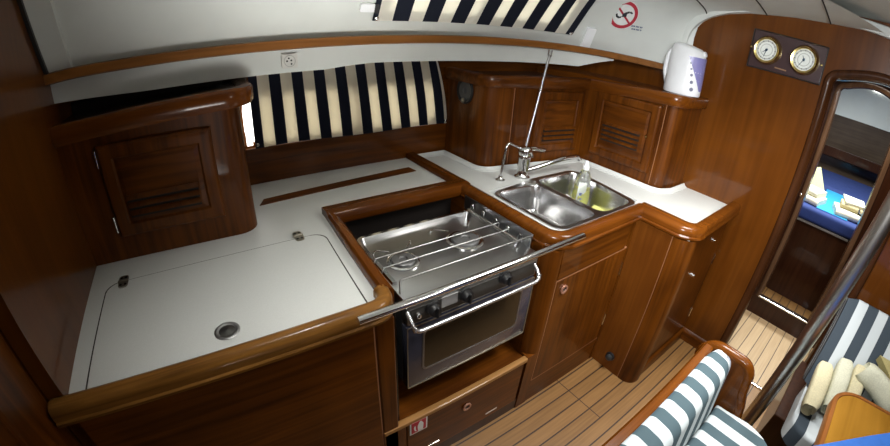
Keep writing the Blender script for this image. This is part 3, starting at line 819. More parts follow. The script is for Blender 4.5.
for x, z in ((2.03, .775), (1.885, .615)):
    bm = B(); lathe(bm, [(.011, 0), (.011, .004), (.006, .006), (.006, .012), (.010, .015), (0, .018)], 18, frame_to((x, .476, z), (0, -1, 0))); obj('knob', bm, CHROME, pd, smooth=40)
for x, z in ((2.205, .60), (2.205, .22)):
    bm = B(); tube(bm, [(x, .474, z-.03), (x, .474, z+.03)], .005, 10); obj('hinge', bm, CHROME, pd, smooth=50)
bm = B(); lathe(bm, [(.026, 0), (.026, .006), (.022, .009), (0, .009)], 24, frame_to((1.60, .626, .096), (-1, 0, 0))); dp = obj('deck_plug', bm, BLACK, pn, smooth=40); dp['label'] = 'small round black plug'
bm = B(); lathe(bm, [(.017, .008), (.018, .024), (.013, .028), (0, .028)], 20, frame_to((1.60, .626, .096), (-1, 0, 0))); obj('plug_cap', bm, simple('dark rubber', (.025, .028, .03), .5), dp, smooth=40)

# ------------------------------------------------------------------ lockers
def panel_door(parent, O, ux, w, h, frame_mat, panel_mat, louvers, knob=None, hinges=None, thick=.012):
    """raised panel door. O = lower corner, ux = unit vector along the width, normal = towards the room"""
    ux = Vector(ux).normalized(); uz = Vector((0, 0, 1)); n = ux.cross(uz).normalized()  # ux to the right seen from the room -> n towards the room
    O = Vector(O)
    Mx = Matrix((ux, uz, n)).transposed().to_4x4(); Mx.translation = O + ux*w/2 + uz*h/2
    def nest(levels):
        bm = B(); Rw = loft(bm, [[Mx @ Vector((x, y, z)) for x, y in rr(w/2-m, h/2-m, .004, 2)] for m, z in levels], close_v=True)
        bm.faces.new(Rw[-1]); bm.faces.new(Rw[0][::-1]); return bm
    d = obj('door', nest(((0, 0), (0, thick-.004), (.003, thick+.003), (.010, thick+.008), (.020, thick+.009), (.044, thick+.009), (.050, thick+.002))), frame_mat, parent)
    obj('raised_panel', nest(((.0505, thick+.0005), (.0505, thick+.0015), (.066, thick+.007), (.070, thick+.007))), panel_mat, d)
    lx0, lx1, lz, cnt = louvers
    bm = B(); bk = B()
    for k in range(cnt):
        z = lz + k*.027 - h/2
        pts = lambda a, b, c: [Mx @ Vector(p) for p in ((lx0-w/2, a, b), (lx1-w/2, a, b), (lx1-w/2, c[0], c[1]), (lx0-w/2, c[0], c[1]))]
        quadbox(bm, pts(z+.003, thick+.021, (z+.016, thick+.0075)), n*.002)
        quadbox(bk, pts(z-.010, thick+.0072, (z+.003, thick+.0072)), n*.0012)
    lv = obj('louver', bm, frame_mat, d); obj('louver_shade', bk, GAP, lv)  # thin dark slabs paint the shade between the slats
    if knob:
        bm = B(); lathe(bm, [(.007, 0), (.009, .004), (.007, .007), (0, .008)], 16, Mx @ Matrix.Translation((knob[0]-w/2, knob[1]-h/2, thick))); obj('knob', bm, BRASS, d, smooth=40)
    for hz in hinges or ():
        bm = B(); a = O+uz*(hz-.028)+n*(thick+.001)-ux*.004; tube(bm, [a, a+uz*.056], .0045, 10); obj('hinge', bm, CHROME, d, smooth=50)
    return d
FAS = [(.0, -.062), (-.020, -.062), (-.026, -.054), (-.028, -.012), (-.022, -.003), (-.012, 0), (.02, 0), (.03, -.006), (.03, -.062)]
# left locker
SLP = lambda bm: [setattr(v.co, 'z', v.co.z + (.048*(v.co.x-.14) if v.co.z > 1.2 else 0)) for v in bm.verts]
ll = thing('upper_locker', 'wooden locker with louvered door standing on the left worktop', 'cupboard', (-.2, 1.6, CT))
foot = fillet([(XL, 1.385), (.136, 1.355, .07), (.136, 1.80), (.09, 1.834), (XL, 1.834)], closed=False, seg=8)
bm = B(); prism(bm, foot, CT+.0005, 1.372); SLP(bm); obj('carcass', bm, MAHZ, ll, smooth=40)
fpath = fillet([(XL+.002, 1.385), (.160, 1.355, .078), (.160, 1.834)], seg=10)
bm = B(); sweep(bm, fpath, [(u, v+1.433) for u, v in FAS]); SLP(bm); obj('fascia', bm, TRIMX, ll, smooth=40)
tray = fillet([(XL+.002, 1.40), (.148, 1.372, .07), (.148, 1.855), (XL+.002, 1.855)], seg=8)
bm = B(); prism(bm, tray, 1.40, 1.424); SLP(bm); lt_ = obj('black_top', bm, BLACKG, ll)
bm = B(); sweep(bm, fillet([(XL+.004, 1.66), (.10, 1.64, .05), (.190, 1.72, .06), (.200, 1.848)], seg=8), [(-.014, 1.40), (-.014, 1.455), (-.006, 1.464), (.008, 1.464), (.014, 1.455), (.014, 1.40)]); SLP(bm); obj('black_lining', bm, BLACKG, lt_, smooth=40)
ux = Vector((.572, -.028, 0)).normalized()
panel_door(ll, Vector((-.345, 1.3785, 1.002)), ux, .372, .318, MAHZ, MAHX, (.06, .30, .075, 3), knob=(.345, .15), hinges=(.05, .275))
# speaker locker (faces the room at the back)
FA = (1.36, 1.472); FB = (1.97, 1.392)
rl = thing('upper_locker', 'corner wooden locker with a speaker in its end, behind the sink', 'cupboard', (1.6, 1.6, CT))
body = fillet([(1.28, 1.834), (1.28, 1.482, .075), (1.972, 1.390), (1.972, 1.834)], seg=10)
bm = B(); prism(bm, body, CT+.0005, 1.352); obj('carcass', bm, MAHZ, rl, smooth=40)
bm = B(); sweep(bm, body[:-1], [(u, v+1.408) for u, v in FAS]); obj('fascia', bm, MAHX, rl, smooth=40)
bm = B(); prism(bm, [(p[0], p[1]) for p in body], 1.346, 1.385); obj('top', bm, DARKW, rl)
ux = (Vector((1.972, 1.390, 0))-Vector((1.28, 1.482, 0))).normalized()
P0 = Vector((1.28, 1.482, 0))+ux*.305
panel_door(rl, P0+Vector((0, 0, .985)), ux, .345, .345, MAHZ, MAHX, (.06, .30, .075, 3), hinges=())
bm = B()
for d in (.155,):
    p = Vector((1.28, 1.482, CT+.02))+ux*d; quadbox(bm, [p, p+ux*.003, p+ux*.003+Vector((0, 0, .415)), p+Vector((0, 0, .415))], (ux.y*.001, -ux.x*.001, 0))
obj('seam', bm, SEAML, rl)
# side locker against the forward bulkhead
sl2 = thing('upper_locker', 'wooden locker with louvered door under the white kettle', 'cupboard', (2.1, 1.1, CT))
body2 = fillet([(1.9725, 1.834), (1.9725, .825, .06), (XB-.006, .805), (XB-.006, 1.834)], seg=10)
bm = B(); prism(bm, body2, CT+.0005, 1.375); obj('carcass', bm, MAHZ, sl2, smooth=40)
fp2 = fillet([(1.9725, 1.372), (1.9725, .825, .06), (XB-.006, .805)], seg=10)
bm = B(); sweep(bm, [(1.9725, 1.372, 1.409)]+[(p[0], p[1], 1.430) for p in fp2[1:]], FAS); obj('fascia', bm, TRIMY, sl2, smooth=40)
bm = B(); prism(bm, [(p[0]+.005, p[1]+.005) if p[0] < 2.2 else (p[0], p[1]) for p in fp2]+[(XB-.006, 1.834), (1.985, 1.834)], 1.37, 1.425); obj('top', bm, MAHY, sl2)
panel_door(sl2, (1.9725, 1.315, .985), (0, -1, 0), .40, .372, MAHZ, MAHY, (.07, .315, .11, 4), knob=(.352, .195), hinges=())
bm = B(); box(bm, 1.9712, 1.9722, .892, .895, CT+.02, 1.37); obj('seam', bm, SEAML, sl2)

# speaker
sp = thing('loudspeaker', 'round black loudspeaker set in the end of the corner locker', 'speaker', (1.279, 1.685, 1.30))
M = frame_to((1.28, 1.672, 1.300), (-1, 0, 0))
bm = B(); lathe(bm, [(.070, 0), (.070, .006), (.064, .011), (.056, .009), (.05, .005)], 36, M, cap=False); obj('surround', bm, BLACK, sp, smooth=40)
bm = B(); lathe(bm, [(.050, .005), (.030, .002), (.018, .004), (.012, .009), (0, .011)], 32, M); obj('cone', bm, simple('mesh cone', (.08, .08, .085), .4, .3), sp, smooth=40)
bm = B(); lathe(bm, [(.014, .0), (.014, .008), (.008, .012), (0, .012)], 18, M @ Matrix.Translation((.0, -.052, .008))); obj('knob', bm, simple('pewter knob', (.35, .33, .28), .3, .8), sp, smooth=40)

# ------------------------------------------------------------------ curtains and windows
bm = B(); plate(bm, frame_to((.455, 1.8575, 1.215), (0, -1, 0)), rr(.27, .105, .06), .009); plate(bm, frame_to((.975, 1.8575, 1.215), (0, -1, 0)), rr(.225, .105, .06), .009); box(bm, .188, .215, 1.848, 1.8575, 1.10, 1.37); w1 = obj('window_2', bm, DAY); w1['kind'] = 'structure'
def cloth(bm, rows_pts, nrm, t=.004, us=None):
    R1 = loft(bm, rows_pts); R2 = loft(bm, [[Vector(p)+Vector(nrm)*t for p in r] for r in rows_pts])
    uvof = {}
    for RR in (R1, R2):
        for r in RR:
            for k, v in enumerate(r): uvof[v] = us[k]
    for i in range(len(R1)-1):
        for a, b in ((0, 0), (-1, -1)): bm.faces.new([R1[i][a], R1[i+1][a], R2[i+1][b], R2[i][b]])
    for j in range(len(R1[0])-1):
        for a in (0, -1): bm.faces.new([R1[a][j], R1[a][j+1], R2[a][j+1], R2[a][j]])
    lay = bm.loops.layers.uv.new('UVMap')
    for f in bm.faces:
        for l in f.loops: l[lay].uv = (uvof[l.vert], .5)
cu = thing('window_curtain', 'navy and cream striped curtain over the hull window above the worktop', 'curtain', (.75, 1.84, 1.09))
bm = B(); rws = []
NX = 70
for j in range(13):
    v = j/12; r = []
    for i in range(NX+1):
        u = i/NX
        xb = .222+(1.286-.222)*u; xt = .222+(1.203-.222)*u
        x = xb+(xt-xb)*v
        zt = 1.475 - .03*max(0, (u-.93)/.07)**2
        zb_ = 1.086+.004*math.sin(u*9)
        z = zb_+(zt-zb_)*v
        x += .012*max(0, (u-.9)/.1)*math.sin(v*PI)
        y = 1.832 - .012*math.sin(v*PI)*(.6+.4*math.sin(u*17)) - .006*math.sin(u*2*PI*9.5+1)*(.3+.7*v)
        if u > .84: y -= .010*math.exp(-((u-.90)/.02)**2)*v
        r.append((x, y, z))
    rws.append(r)
cloth(bm, rws, (0, 1, 0), us=[.222+1.023*i/NX for i in range(NX+1)]); obj('cloth', bm, STR1, cu, smooth=60)
for x, z in ((.232, 1.105), (1.268, 1.105)):
    bm = B(); lathe(bm, [(.008, 0), (.008, .004), (.004, .007), (0, .007)], 14, frame_to((x, 1.826, z), (0, -1, 0))); obj('snap', bm, CHROME, cu, smooth=40)
cu2 = thing('window_curtain', 'navy and cream striped curtain on the coachroof window above the rail', 'curtain', (1.2, 1.45, 1.62))
bm = B(); rws = []
for j in range(10):
    v = j/9; r = []
    for i in range(61):
        u = i/60
        x = .66+(1.705-.66)*u
        P, n, tv, sx = coach(x, .078-.004*u+.19*v)
        r.append(P+n*(.014+.004*math.sin(u*40)*v))
    rws.append(r)
bmq = bm; cloth(bm, rws, (0, .6, .5), us=[.66+1.045*i/60 for i in range(61)]); obj('cloth', bm, STR1B, cu2, smooth=60)
bm = B()
for xa, xb in ((.72, 1.12), (1.20, 1.62)):
    q = []
    for x, d in [(xa+(xb-xa)*k/8, .115) for k in range(9)]+[(xb-(xb-xa)*k/8, .24) for k in range(9)]:
        P, n, tv, sx = coach(x, d); q.append(bm.verts.new(P+n*.004))
    for k in range(8): bm.faces.new([q[k], q[k+1], q[16-k], q[17-k]])
w3 = obj('window_3', bm, DAY); w3['kind'] = 'structure'
for x, dz in ((1.69, .086), (.672, .09)):
    P, n, tv, sx = coach(x, dz)
    bm = B(); lathe(bm, [(.009, 0), (.009, .005), (.004, .008), (0, .008)], 14, frame_to(P+n*.018, n)); obj('snap', bm, CHROME, cu2, smooth=40)
for x, dz, w, h, nm, lab in ((.632, .125, .030, .016, 'window_clip', 'small white clip with black catch left of the coachroof curtain'), (1.80, .07, .026, .06, 'window_stop', 'white plastic stop right of the coachroof curtain')):
    P, n, tv, sx = coach(x, dz); M = frame_to(P-n*.002, n)
    t = thing(nm, lab, 'clip', P)
    bm = B(); plate(bm, M, rr(w, h, .006), .018); obj('body', bm, WHITE, t)
    if nm == 'window_clip':
        bm = B(); plate(bm, M @ Matrix.Translation((.034, .0, .004)), rr(.008, .018, .005), .02); obj('catch', bm, BLACK, t)
bm = B(); P, n, tv, sx = coach(.556, .14); M = frame_to(P, n)
# socket on the apron
so = thing('power_socket', 'small square white power socket on the apron above the curtain', 'socket', (.34, 1.50, 1.487))
ys = 1.511
M = frame_to((.340, ys, 1.4905), (0, -1, 0))
bm = B(); plate(bm, M, rr(.030, .026, .006), .006); obj('plate', bm, simple('socket ivory', (.60, .60, .56), .4), so)
bm = B(); ring(bm, M @ Matrix.Translation((0, 0, .005)), circ(.022, 28), circ(.019, 28), .003); obj('well_ring', bm, simple('socket shade', (.42, .42, .39), .5), so, smooth=40)
bm = B()
for dx, dy in ((-.003, .010), (-.010, .0), (.006, .002), (.006, -.011)): lathe(bm, [(.0034, .005), (.0034, .0075), (0, .0076)], 12, M @ Matrix.Translation((dx, dy, 0)))
obj('pin_hole', bm, BLACK, so)

# no smoking sign on the coachroof side
SX, SD = 1.912, .215
P, n, tv, sx = coach(SX, SD)
M = frame_to(P+n*.002, n)
sn = thing('prohibition_sign', 'round red prohibition sticker on the white coachroof side', 'sign', P)
bm = B(); plate(bm, M, circ(.082, 40), .0015); obj('disc', bm, SIGNW, sn)
bm = B(); ring(bm, M @ Matrix.Translation((0, 0, .001)), circ(.078, 40), circ(.060, 40), .0016)
plate(bm, M @ Matrix.Translation((0, 0, .001)) @ Matrix.Rotation(math.radians(48), 4, 'Z'), [(-.0055, -.062), (.0055, -.062), (.0055, .062), (-.0055, .062)], .0016); obj('red_ring', bm, RED, sn)
bm = B()
Mf = M @ Matrix.Translation((0, 0, .002)) @ Matrix.Rotation(math.radians(8), 4, 'Z')
plate(bm, Mf @ Matrix.Rotation(.15, 4, 'Z'), [(-.010, -.010), (.014, -.012), (.018, .004), (.034, .008), (.030, .018), (.010, .014), (-.006, .008)], .001)
plate(bm, Mf, [(.030, .012), (.046, .006), (.048, .014), (.034, .022)], .001)
plate(bm, Mf, [(-.044, .004), (-.036, .010), (-.032, -.004), (-.020, -.010), (-.010, -.006), (-.012, -.016), (-.028, -.020), (-.042, -.010)], .001)
obj('pictogram', bm, INK, sn)
Pt, nt_, _, _ = coach(SX+.088, SD-.045)
Mt = frame_to(Pt+nt_*.002, nt_)
bm = B()
for row, (a, b) in enumerate(((-.028, .032), (-.022, .030))):
    x = a; k = 0
    while x < b:
        w = (.006, .004, .007, .005)[k % 4]
        plate(bm, Mt, [(x, -row*.016), (x+w, -row*.016), (x+w, .008-row*.016), (x, .008-row*.016)], .0008); x += w+.002+(.003 if k % 3 == 2 else 0); k += 1
tag(obj('sticker_lettering', bm, TXT, base=tuple(Pt)), 'two tiny lines of blue lettering beside the round red sticker', 'lettering')

# ------------------------------------------------------------------ kettle
kz = 1.4305
kt = thing('kettle', 'white jug kettle with lilac window on the right hand locker top', 'kettle', (2.085, .885, kz))
def ell(cx, cy, a, b, z, n=36, rot=0): return [(cx+a*math.cos(2*PI*k/n), cy+b*math.sin(2*PI*k/n), z) for k in range(n)]
bm = B()
rows_k = [ell(2.085, .882, (.078)*s, .100*s, kz+h) for s, h in ((.96, 0), (1, .006), (1, .04), (.985, .12), (.96, .19))]
rows_k += [[(2.085+.068*math.cos(2*PI*k/36), .885+.088*math.sin(2*PI*k/36), kz+.232+.012*math.sin(2*PI*k/36)) for k in range(36)],
           [(2.085+.055*math.cos(2*PI*k/36), .888+.070*math.sin(2*PI*k/36), kz+.247+.010*math.sin(2*PI*k/36)) for k in range(36)],
           [(2.085+.02*math.cos(2*PI*k/36), .892+.025*math.sin(2*PI*k/36), kz+.253+.004*math.sin(2*PI*k/36)) for k in range(36)]]
Rw = loft(bm, rows_k, close_v=True); bm.faces.new(Rw[0][::-1]); bm.faces.new(Rw[-1]); obj('body', bm, WHITE, kt, smooth=50)
def kpt(ang, h, o=.0015):
    s = 1-.04*h/.19
    return (2.085+(.078*s+o)*math.cos(ang), .882+(.100*s+o)*math.sin(ang), kz+h)
bm = B(); rw = []
for j in range(9):
    h = .03+.165*j/8; wd = math.radians(42+58*(j/8)**.9)
    rw.append([kpt(math.radians(300)-wd*(i/8), h) for i in range(9)])
bm2 = bm; loft(bm, rw); obj('window', bm, LILAC, kt, smooth=60)
for i, h in enumerate((.035, .070, .105, .135, .163, .187)):
    a = math.radians(226-4*i); r = .0098-.0013*i
    p = Vector(kpt(a, h, .0)); nn = Vector((math.cos(a)/.078, math.sin(a)/.100, .1)).normalized()
    bm = B(); lathe(bm, [(r, 0), (r, .003), (0, .0032)], 16, frame_to(p, nn)); obj('dot', bm, GREYDOT, kt)
bm = B(); tube(bm, bend([(2.085, .955, kz+.225), (2.085, .992, kz+.205), (2.085, 1.000, kz+.10), (2.085, .972, kz+.035)], .035), .013, 14); obj('handle', bm, WHITE, kt, smooth=60)
bm = B(); tube(bm, [(2.085, .82, kz+.205), (2.085, .79, kz+.219)], [.024, .014], 16); obj('spout', bm, WHITE, kt, smooth=60)

# ------------------------------------------------------------------ clock and barometer
ib_ = thing('instrument_board', 'dark plaque with a brass clock and barometer on the bulkhead', 'instrument', (XB, .43, 1.73))
bm = B(); quadbox(bm, [(XB-.001, .608, 1.822), (XB-.001, .254, 1.802), (XB-.001, .257, 1.637), (XB-.001, .612, 1.645)], (-.018, 0, 0)); bb = obj('board', bm, BOARD, ib_)
bm = B()
for a, b in (((.612, 1.826), (.250, 1.806)), ((.612, 1.826), (.616, 1.641)), ((.616, 1.641), (.253, 1.633)), ((.250, 1.806), (.253, 1.633))):
    tube(bm, [(XB-.019, a[0], a[1]), (XB-.019, b[0], b[1])], .003, 6)
obj('board_edge', bm, BLACK, bb)
for i, (y, z) in enumerate(((.530, 1.733), (.347, 1.726))):
    M = frame_to((XB-.018, y, z), (-1, 0, 0))
    bm = B(); lathe(bm, [(.070, 0), (.070, .010), (.066, .018), (.064, .030), (.060, .036), (.052, .034), (.050, .026)], 40, M, cap=False); g = obj('gauge', bm, BRASS, ib_, smooth=40)
    g['label'] = ('brass cased ship clock', 'brass cased barometer')[i]
    bm = B(); lathe(bm, [(0, .024), (.051, .024), (.051, .0255), (0, .0256)], 36, M); obj('dial', bm, DIAL, g)
    bm = B(); ring(bm, M @ Matrix.Translation((0, 0, .0257)), circ(.046, 36), circ(.040, 36), .0008)
    ring(bm, M @ Matrix.Translation((0, 0, .0257)), circ(.030, 36), circ(.027, 36), .0006)
    obj('dial_scale', bm, simple('pale scale', (.42, .44, .42), .5), g)
    bm = B()
    for k in range(12):
        plate(bm, M @ Matrix.Rotation(k*PI/6, 4, 'Z') @ Matrix.Translation((0, .043, .0264)), [(-.0012, -.004), (.0012, -.004), (.0012, .004), (-.0012, .004)], .0006)
    obj('dial_mark', bm, INK, g)
    bm = B()
    for ang, l in (((2.9, .034), (2.2, .022)), ((2.6, .036), (.4, .020)))[i]:
        plate(bm, M @ Matrix.Rotation(ang, 4, 'Z') @ Matrix.Translation((0, 0, .0275)), [(-.002, -.008), (.002, -.008), (.001, l), (-.001, l)], .001)
    lathe(bm, [(.006, .027), (.006, .030), (0, .031)], 14, M); obj('hand', bm, simple('blued steel', (.03, .06, .10), .3, .6), g)
    bm = B(); tube(bm, [(XB-.018, y+(.083 if i == 0 else -.083), z+.004*(1-2*i)), (XB-.026, y+(.083 if i == 0 else -.083), z+.004*(1-2*i))], .005, 10); obj('screw', bm, BRASS, ib_)
bm = B(); quadbox(bm, [(XB-.0192, .478, 1.664), (XB-.0192, .420, 1.661), (XB-.0192, .420, 1.655), (XB-.0192, .478, 1.658)], (-.0012, 0, 0)); obj('name_plate', bm, simple('bronze plate', (.30, .18, .10), .35, .6), bb)

# ------------------------------------------------------------------ door hardware
bm = B(); lathe(bm, [(.013, 0), (.013, .010), (.007, .014), (0, .015)], 16, frame_to((2.985, .236, .955), (-1, 0, 0)))
tag(obj('door_catch', bm, CHROME, smooth=40), 'small chrome catch on the left jamb of the cabin doorway', 'catch')
cdr = thing('cabin_door', 'dark cabin door standing open, seen edge on with a black lever', 'door', (3.05, -.21, .16))
bm = B(); box(bm, 3.035, 3.45, -.215, -.193, .17, 1.68, .002); obj('leaf', bm, DARKW, cdr)
bm = B(); box(bm, 3.033, 3.036, -.211, -.197, .86, 1.01, .001); obj('edge_plate', bm, WHITE, cdr)
bm = B(); tube(bm, bend([(3.09, -.193, .96), (3.09, -.155, .96), (3.07, -.15, .96), (3.16, -.148, .962)][:2]+[(3.19, -.155, .965)], .01), .007, 10); obj('lever', bm, BLACK, cdr, smooth=50)

# ------------------------------------------------------------------ berth
be = thing('berth', 'dark wood berth base across the forward cabin', 'bed', (4.4, 0, 0))
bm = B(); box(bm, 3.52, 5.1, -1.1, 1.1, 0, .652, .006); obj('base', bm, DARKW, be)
bm = B(); box(bm, 3.50, 3.52, -.187, 1.1, .648, .664, .002); obj('trim_strip', bm, simple('grey strip', (.16, .15, .14), .4), be)
bm = B(); box(bm, 3.50, 5.08, -1.1, 1.1, .6655, .775, .03, 4)
mt = obj('mattress', bm, BLUE, base=(4.3, 0, .6655), smooth=40); tag(mt, 'royal blue berth mattress in the cabin beyond the doorway', 'mattress')
bm = B(); quadbox(bm, [(4.45, -.9, .776), (4.45, 1.1, .776), (5.05, 1.1, .815), (5.05, -.9, .835)], (.02, 0, .03))
tag(obj('bolster', bm, simple('deep blue bolster', (.022, .042, .17), .8), base=(4.8, 0, .79)), 'deep blue bolster across the head of the berth', 'cushion')
bm = B(); box(bm, 3.56, 4.44, -.12, .135, .7755, .782, .002)
tag(obj('bed_sheet', bm, TURQ, base=(4, 0, .7755)), 'turquoise sheet strip spread on the blue mattress between towels', 'sheet')

def folded(bm, M, w, d, t, fold=.5):
    """towel folded over: rounded slab whose front is a bulging fold"""
    prof = []
    n = 8
    for k in range(n+1):
        a = -PI/2+PI*k/n; prof.append((d/2+math.cos(a)*t/2, t/2+math.sin(a)*t/2))
    prof += [(-d/2, t), (-d/2-.006, t*.75), (-d/2-.002, t*.55), (-d/2-.008, t*.3), (-d/2, 0)]
    m = 6; rows_ = []
    for i in range(m+1):
        u = -w/2+w*i/m; e = 1-.10*(2*i/m-1)**4
        rows_.append([M @ Vector((u, p[0], p[1]*e)) for p in prof])
    Rw = loft(bm, rows_, close_v=True); bm.faces.new(Rw[0][::-1]); bm.faces.new(Rw[-1])
def towel_flat(lab, loc, rot, w, d, t, mat, group, nm='folded_towel'):
    M = Matrix.Translation(loc) @ Matrix.Rotation(rot, 4, 'Z')
    bm = B(); folded(bm, M, w, d, t); return tag(obj(nm, bm, mat, base=loc, smooth=50), lab, 'towel', group)
G1 = 'towels folded on the berth'
towel_flat('lower ivory folded towel of the left stack on the berth', (3.72, .215, .776), 1.35, .22, .20, .055, TOWELW, G1)
towel_flat('upper ivory folded towel of the left stack on the berth', (3.75, .222, .832), 1.25, .19, .17, .045, TOWELW, G1)
towel_flat('lower ivory folded towel of the right stack on the berth', (3.72, -.10, .776), 1.75, .22, .21, .055, TOWELW, G1)
towel_flat('tan folded towel in the middle of the right stack on the berth', (3.76, -.115, .832), 1.65, .18, .16, .04, TAN, G1)
bm = B(); prism(bm, [(3.66, -.06), (3.72, -.22), (3.95, -.20), (3.93, -.02)], .873, .893, .004)
tag(obj('folded_towel', bm, TOWELW, base=(3.8, -.12, .873)), 'top ivory towel of the right stack on the berth', 'towel', G1)
bm = B(); quadbox(bm, [(4.05, .30, .79), (4.05, .125, .80), (4.12, .235, .985), (4.12, .29, .96)], (.03, .01, .01))
tag(obj('pointed_towel', bm, simple('lemon ivory towel', (.72, .70, .36), .95, noise=.08, nscale=60), base=(4.08, .22, .78)), 'pointed yellowish folded towel standing behind the left stack', 'towel', G1)

# ------------------------------------------------------------------ settee facing the table
ZT = .642
se = thing('settee', 'foreground settee with striped cushions and a rounded wooden end panel', 'settee', (0, 0, 0))
bm = B(); box(bm, .25, 1.405, .172, .192, 0, ZT-.012); obj('back_panel', bm, MAHX, se)
prof_c = [(-.022, -.03), (-.022, -.008), (-.014, .0), (.010, .0), (.018, -.008), (.018, -.03)]
bm = B(); sweep(bm, [(.25, .178), (1.40, .178)], [(u, v+ZT) for u, v in prof_c]); obj('cap_rail', bm, TRIMX, se, smooth=40)
# end panel: outline in y,z
op = [(.196, 0), (.196, ZT-.085)]
for k in range(9):
    a = PI/2*k/8; op.append((.196-.075+.075*math.cos(a), ZT-.075+.075*math.sin(a)))
for k in range(1, 9):
    a = PI/2*k/8; op.append((.045-.055*math.sin(a), ZT-.055+.055*math.cos(a)))
op += [(-.022, .52), (-.045, .46), (-.06, .40), (-.06, 0)]
bm = B(); quadbox(bm, [(1.408, y, z) for y, z in op], (.040, 0, 0)); obj('end_panel', bm, MAHZ, se, smooth=40)
R = []
bm = B()
edge = [p for p in op[1:-1]]
tube(bm, [(1.428, y, z) for y, z in edge], .0235, 10); obj('end_moulding', bm, TRIMY, se, smooth=60)
bm = B(); box(bm, .25, 1.385, -.19, .17, .0, .325); obj('base', bm, MAHX, se)
# backrest cushion
bm = B()
prof = fillet([(.168, .44, .0), (.168, ZT+.012, .03), (.062, ZT-.002, .05), (.030, .43, .0)], closed=True, seg=6)
NXc = 30; rws = []
for i in range(NXc+1):
    u = i/NXc; x = .27+(1.405-.27)*u
    e = 1 if u < .9 else math.sqrt(max(0.0, 1-((u-.9)/.1)**2*.45))
    cy, cz = .10, .5
    rws.append([(x, cy+(y-cy)*e, cz+(z-cz)*(.9+.1*e)) for y, z in prof])
Rw = loft(bm, rws, close_v=True); bm.faces.new(Rw[0][::-1]); bm.faces.new(Rw[-1])
bc = obj('backrest_cushion', bm, STR2, se, smooth=50); bc['label'] = 'blue grey and white striped backrest cushion'
bm = B(); e = rws[-2]
tube(bm, [(1.398, y, z) for y, z in [(p[1], p[2]) for p in rws[-1][8:]]], .005, 8); obj('piping', bm, PIPING, bc, smooth=60)
# seat cushion
bm = B()
ol = fillet([(.27, .03), (.27, -.28), (1.402, -.28, .17), (1.402, .03)], seg=10)
prism(bm, ol, .327, .430, .022, 4)
scu = obj('seat_cushion', bm, STR2, se, smooth=50); scu['label'] = 'blue grey and white striped seat cushion'

# ------------------------------------------------------------------ mast post
mp_ = thing('mast_post', 'thick polished steel mast post standing diagonally across the right', 'post', (1.62, -.128, 0))
bm = B(); tube(bm, catmull([(1.62, -.116, 0), (1.62, -.120, .3), (1.62, -.124, .6), (1.62, -.135, .9), (1.62, -.155, 1.15), (1.62, -.185, 1.45), (1.62, -.235, 1.93)], 4), .033, 32); obj('tube', bm, simple('dull stainless post', (.50, .48, .45), .30, 1, noise=.06, nscale=3), mp_, smooth=60)
bm = B(); lathe(bm, [(.062, 0), (.062, .010), (.05, .016), (.035, .02)], 32, Matrix.Translation((1.62, -.116, 0))); obj('foot_flange', bm, STEEL, mp_, smooth=40)

# ------------------------------------------------------------------ second settee against the bulkhead
s2 = thing('settee', 'striped settee against the bulkhead behind the steel post, towels on it', 'settee', (0, 0, 0))
bm = B(); box(bm, 1.70, XB-.005, -1.5, -.205, 0, .315, .006); obj('base', bm, DARKW, s2)  # drawn out and kept dark to stand in for the shaded floor
bm = B(); ol = fillet([(1.555, -1.5), (1.95, -1.5), (1.95, -.262, .05), (1.555, -.262, .09)], closed=True, seg=8)
prism(bm, ol, .318, .425, .025, 4)
o = obj('seat_cushion', bm, STR3S, s2, smooth=50); o['label'] = 'charcoal striped seat cushion'
bm = B()
prof = [(1.845, .43), (2.14, .775), (2.16, .79), (2.185, .785), (2.225, .765), (2.232, .75), (1.965, .43)]
rws = []
for i in range(22):
    u = i/21; y = -.235-1.2*u
    e = .90+.10*math.sqrt(min(1, u/.04))
    cx = 2.03; cz = .6
    rws.append([(cx+(x-cx)*e, y, cz+(z-cz)*e) for x, z in prof])
Rw = loft(bm, rws, close_v=True); bm.faces.new(Rw[0][::-1]); bm.faces.new(Rw[-1])
o = obj('backrest_cushion', bm, STR3, s2, smooth=40); o['label'] = 'charcoal and white striped backrest cushion'
bm = B(); tube(bm, [Vector(p) for p in rws[0]], .007, 8, closed=True); obj('piping', bm, BLACK, o, smooth=60)

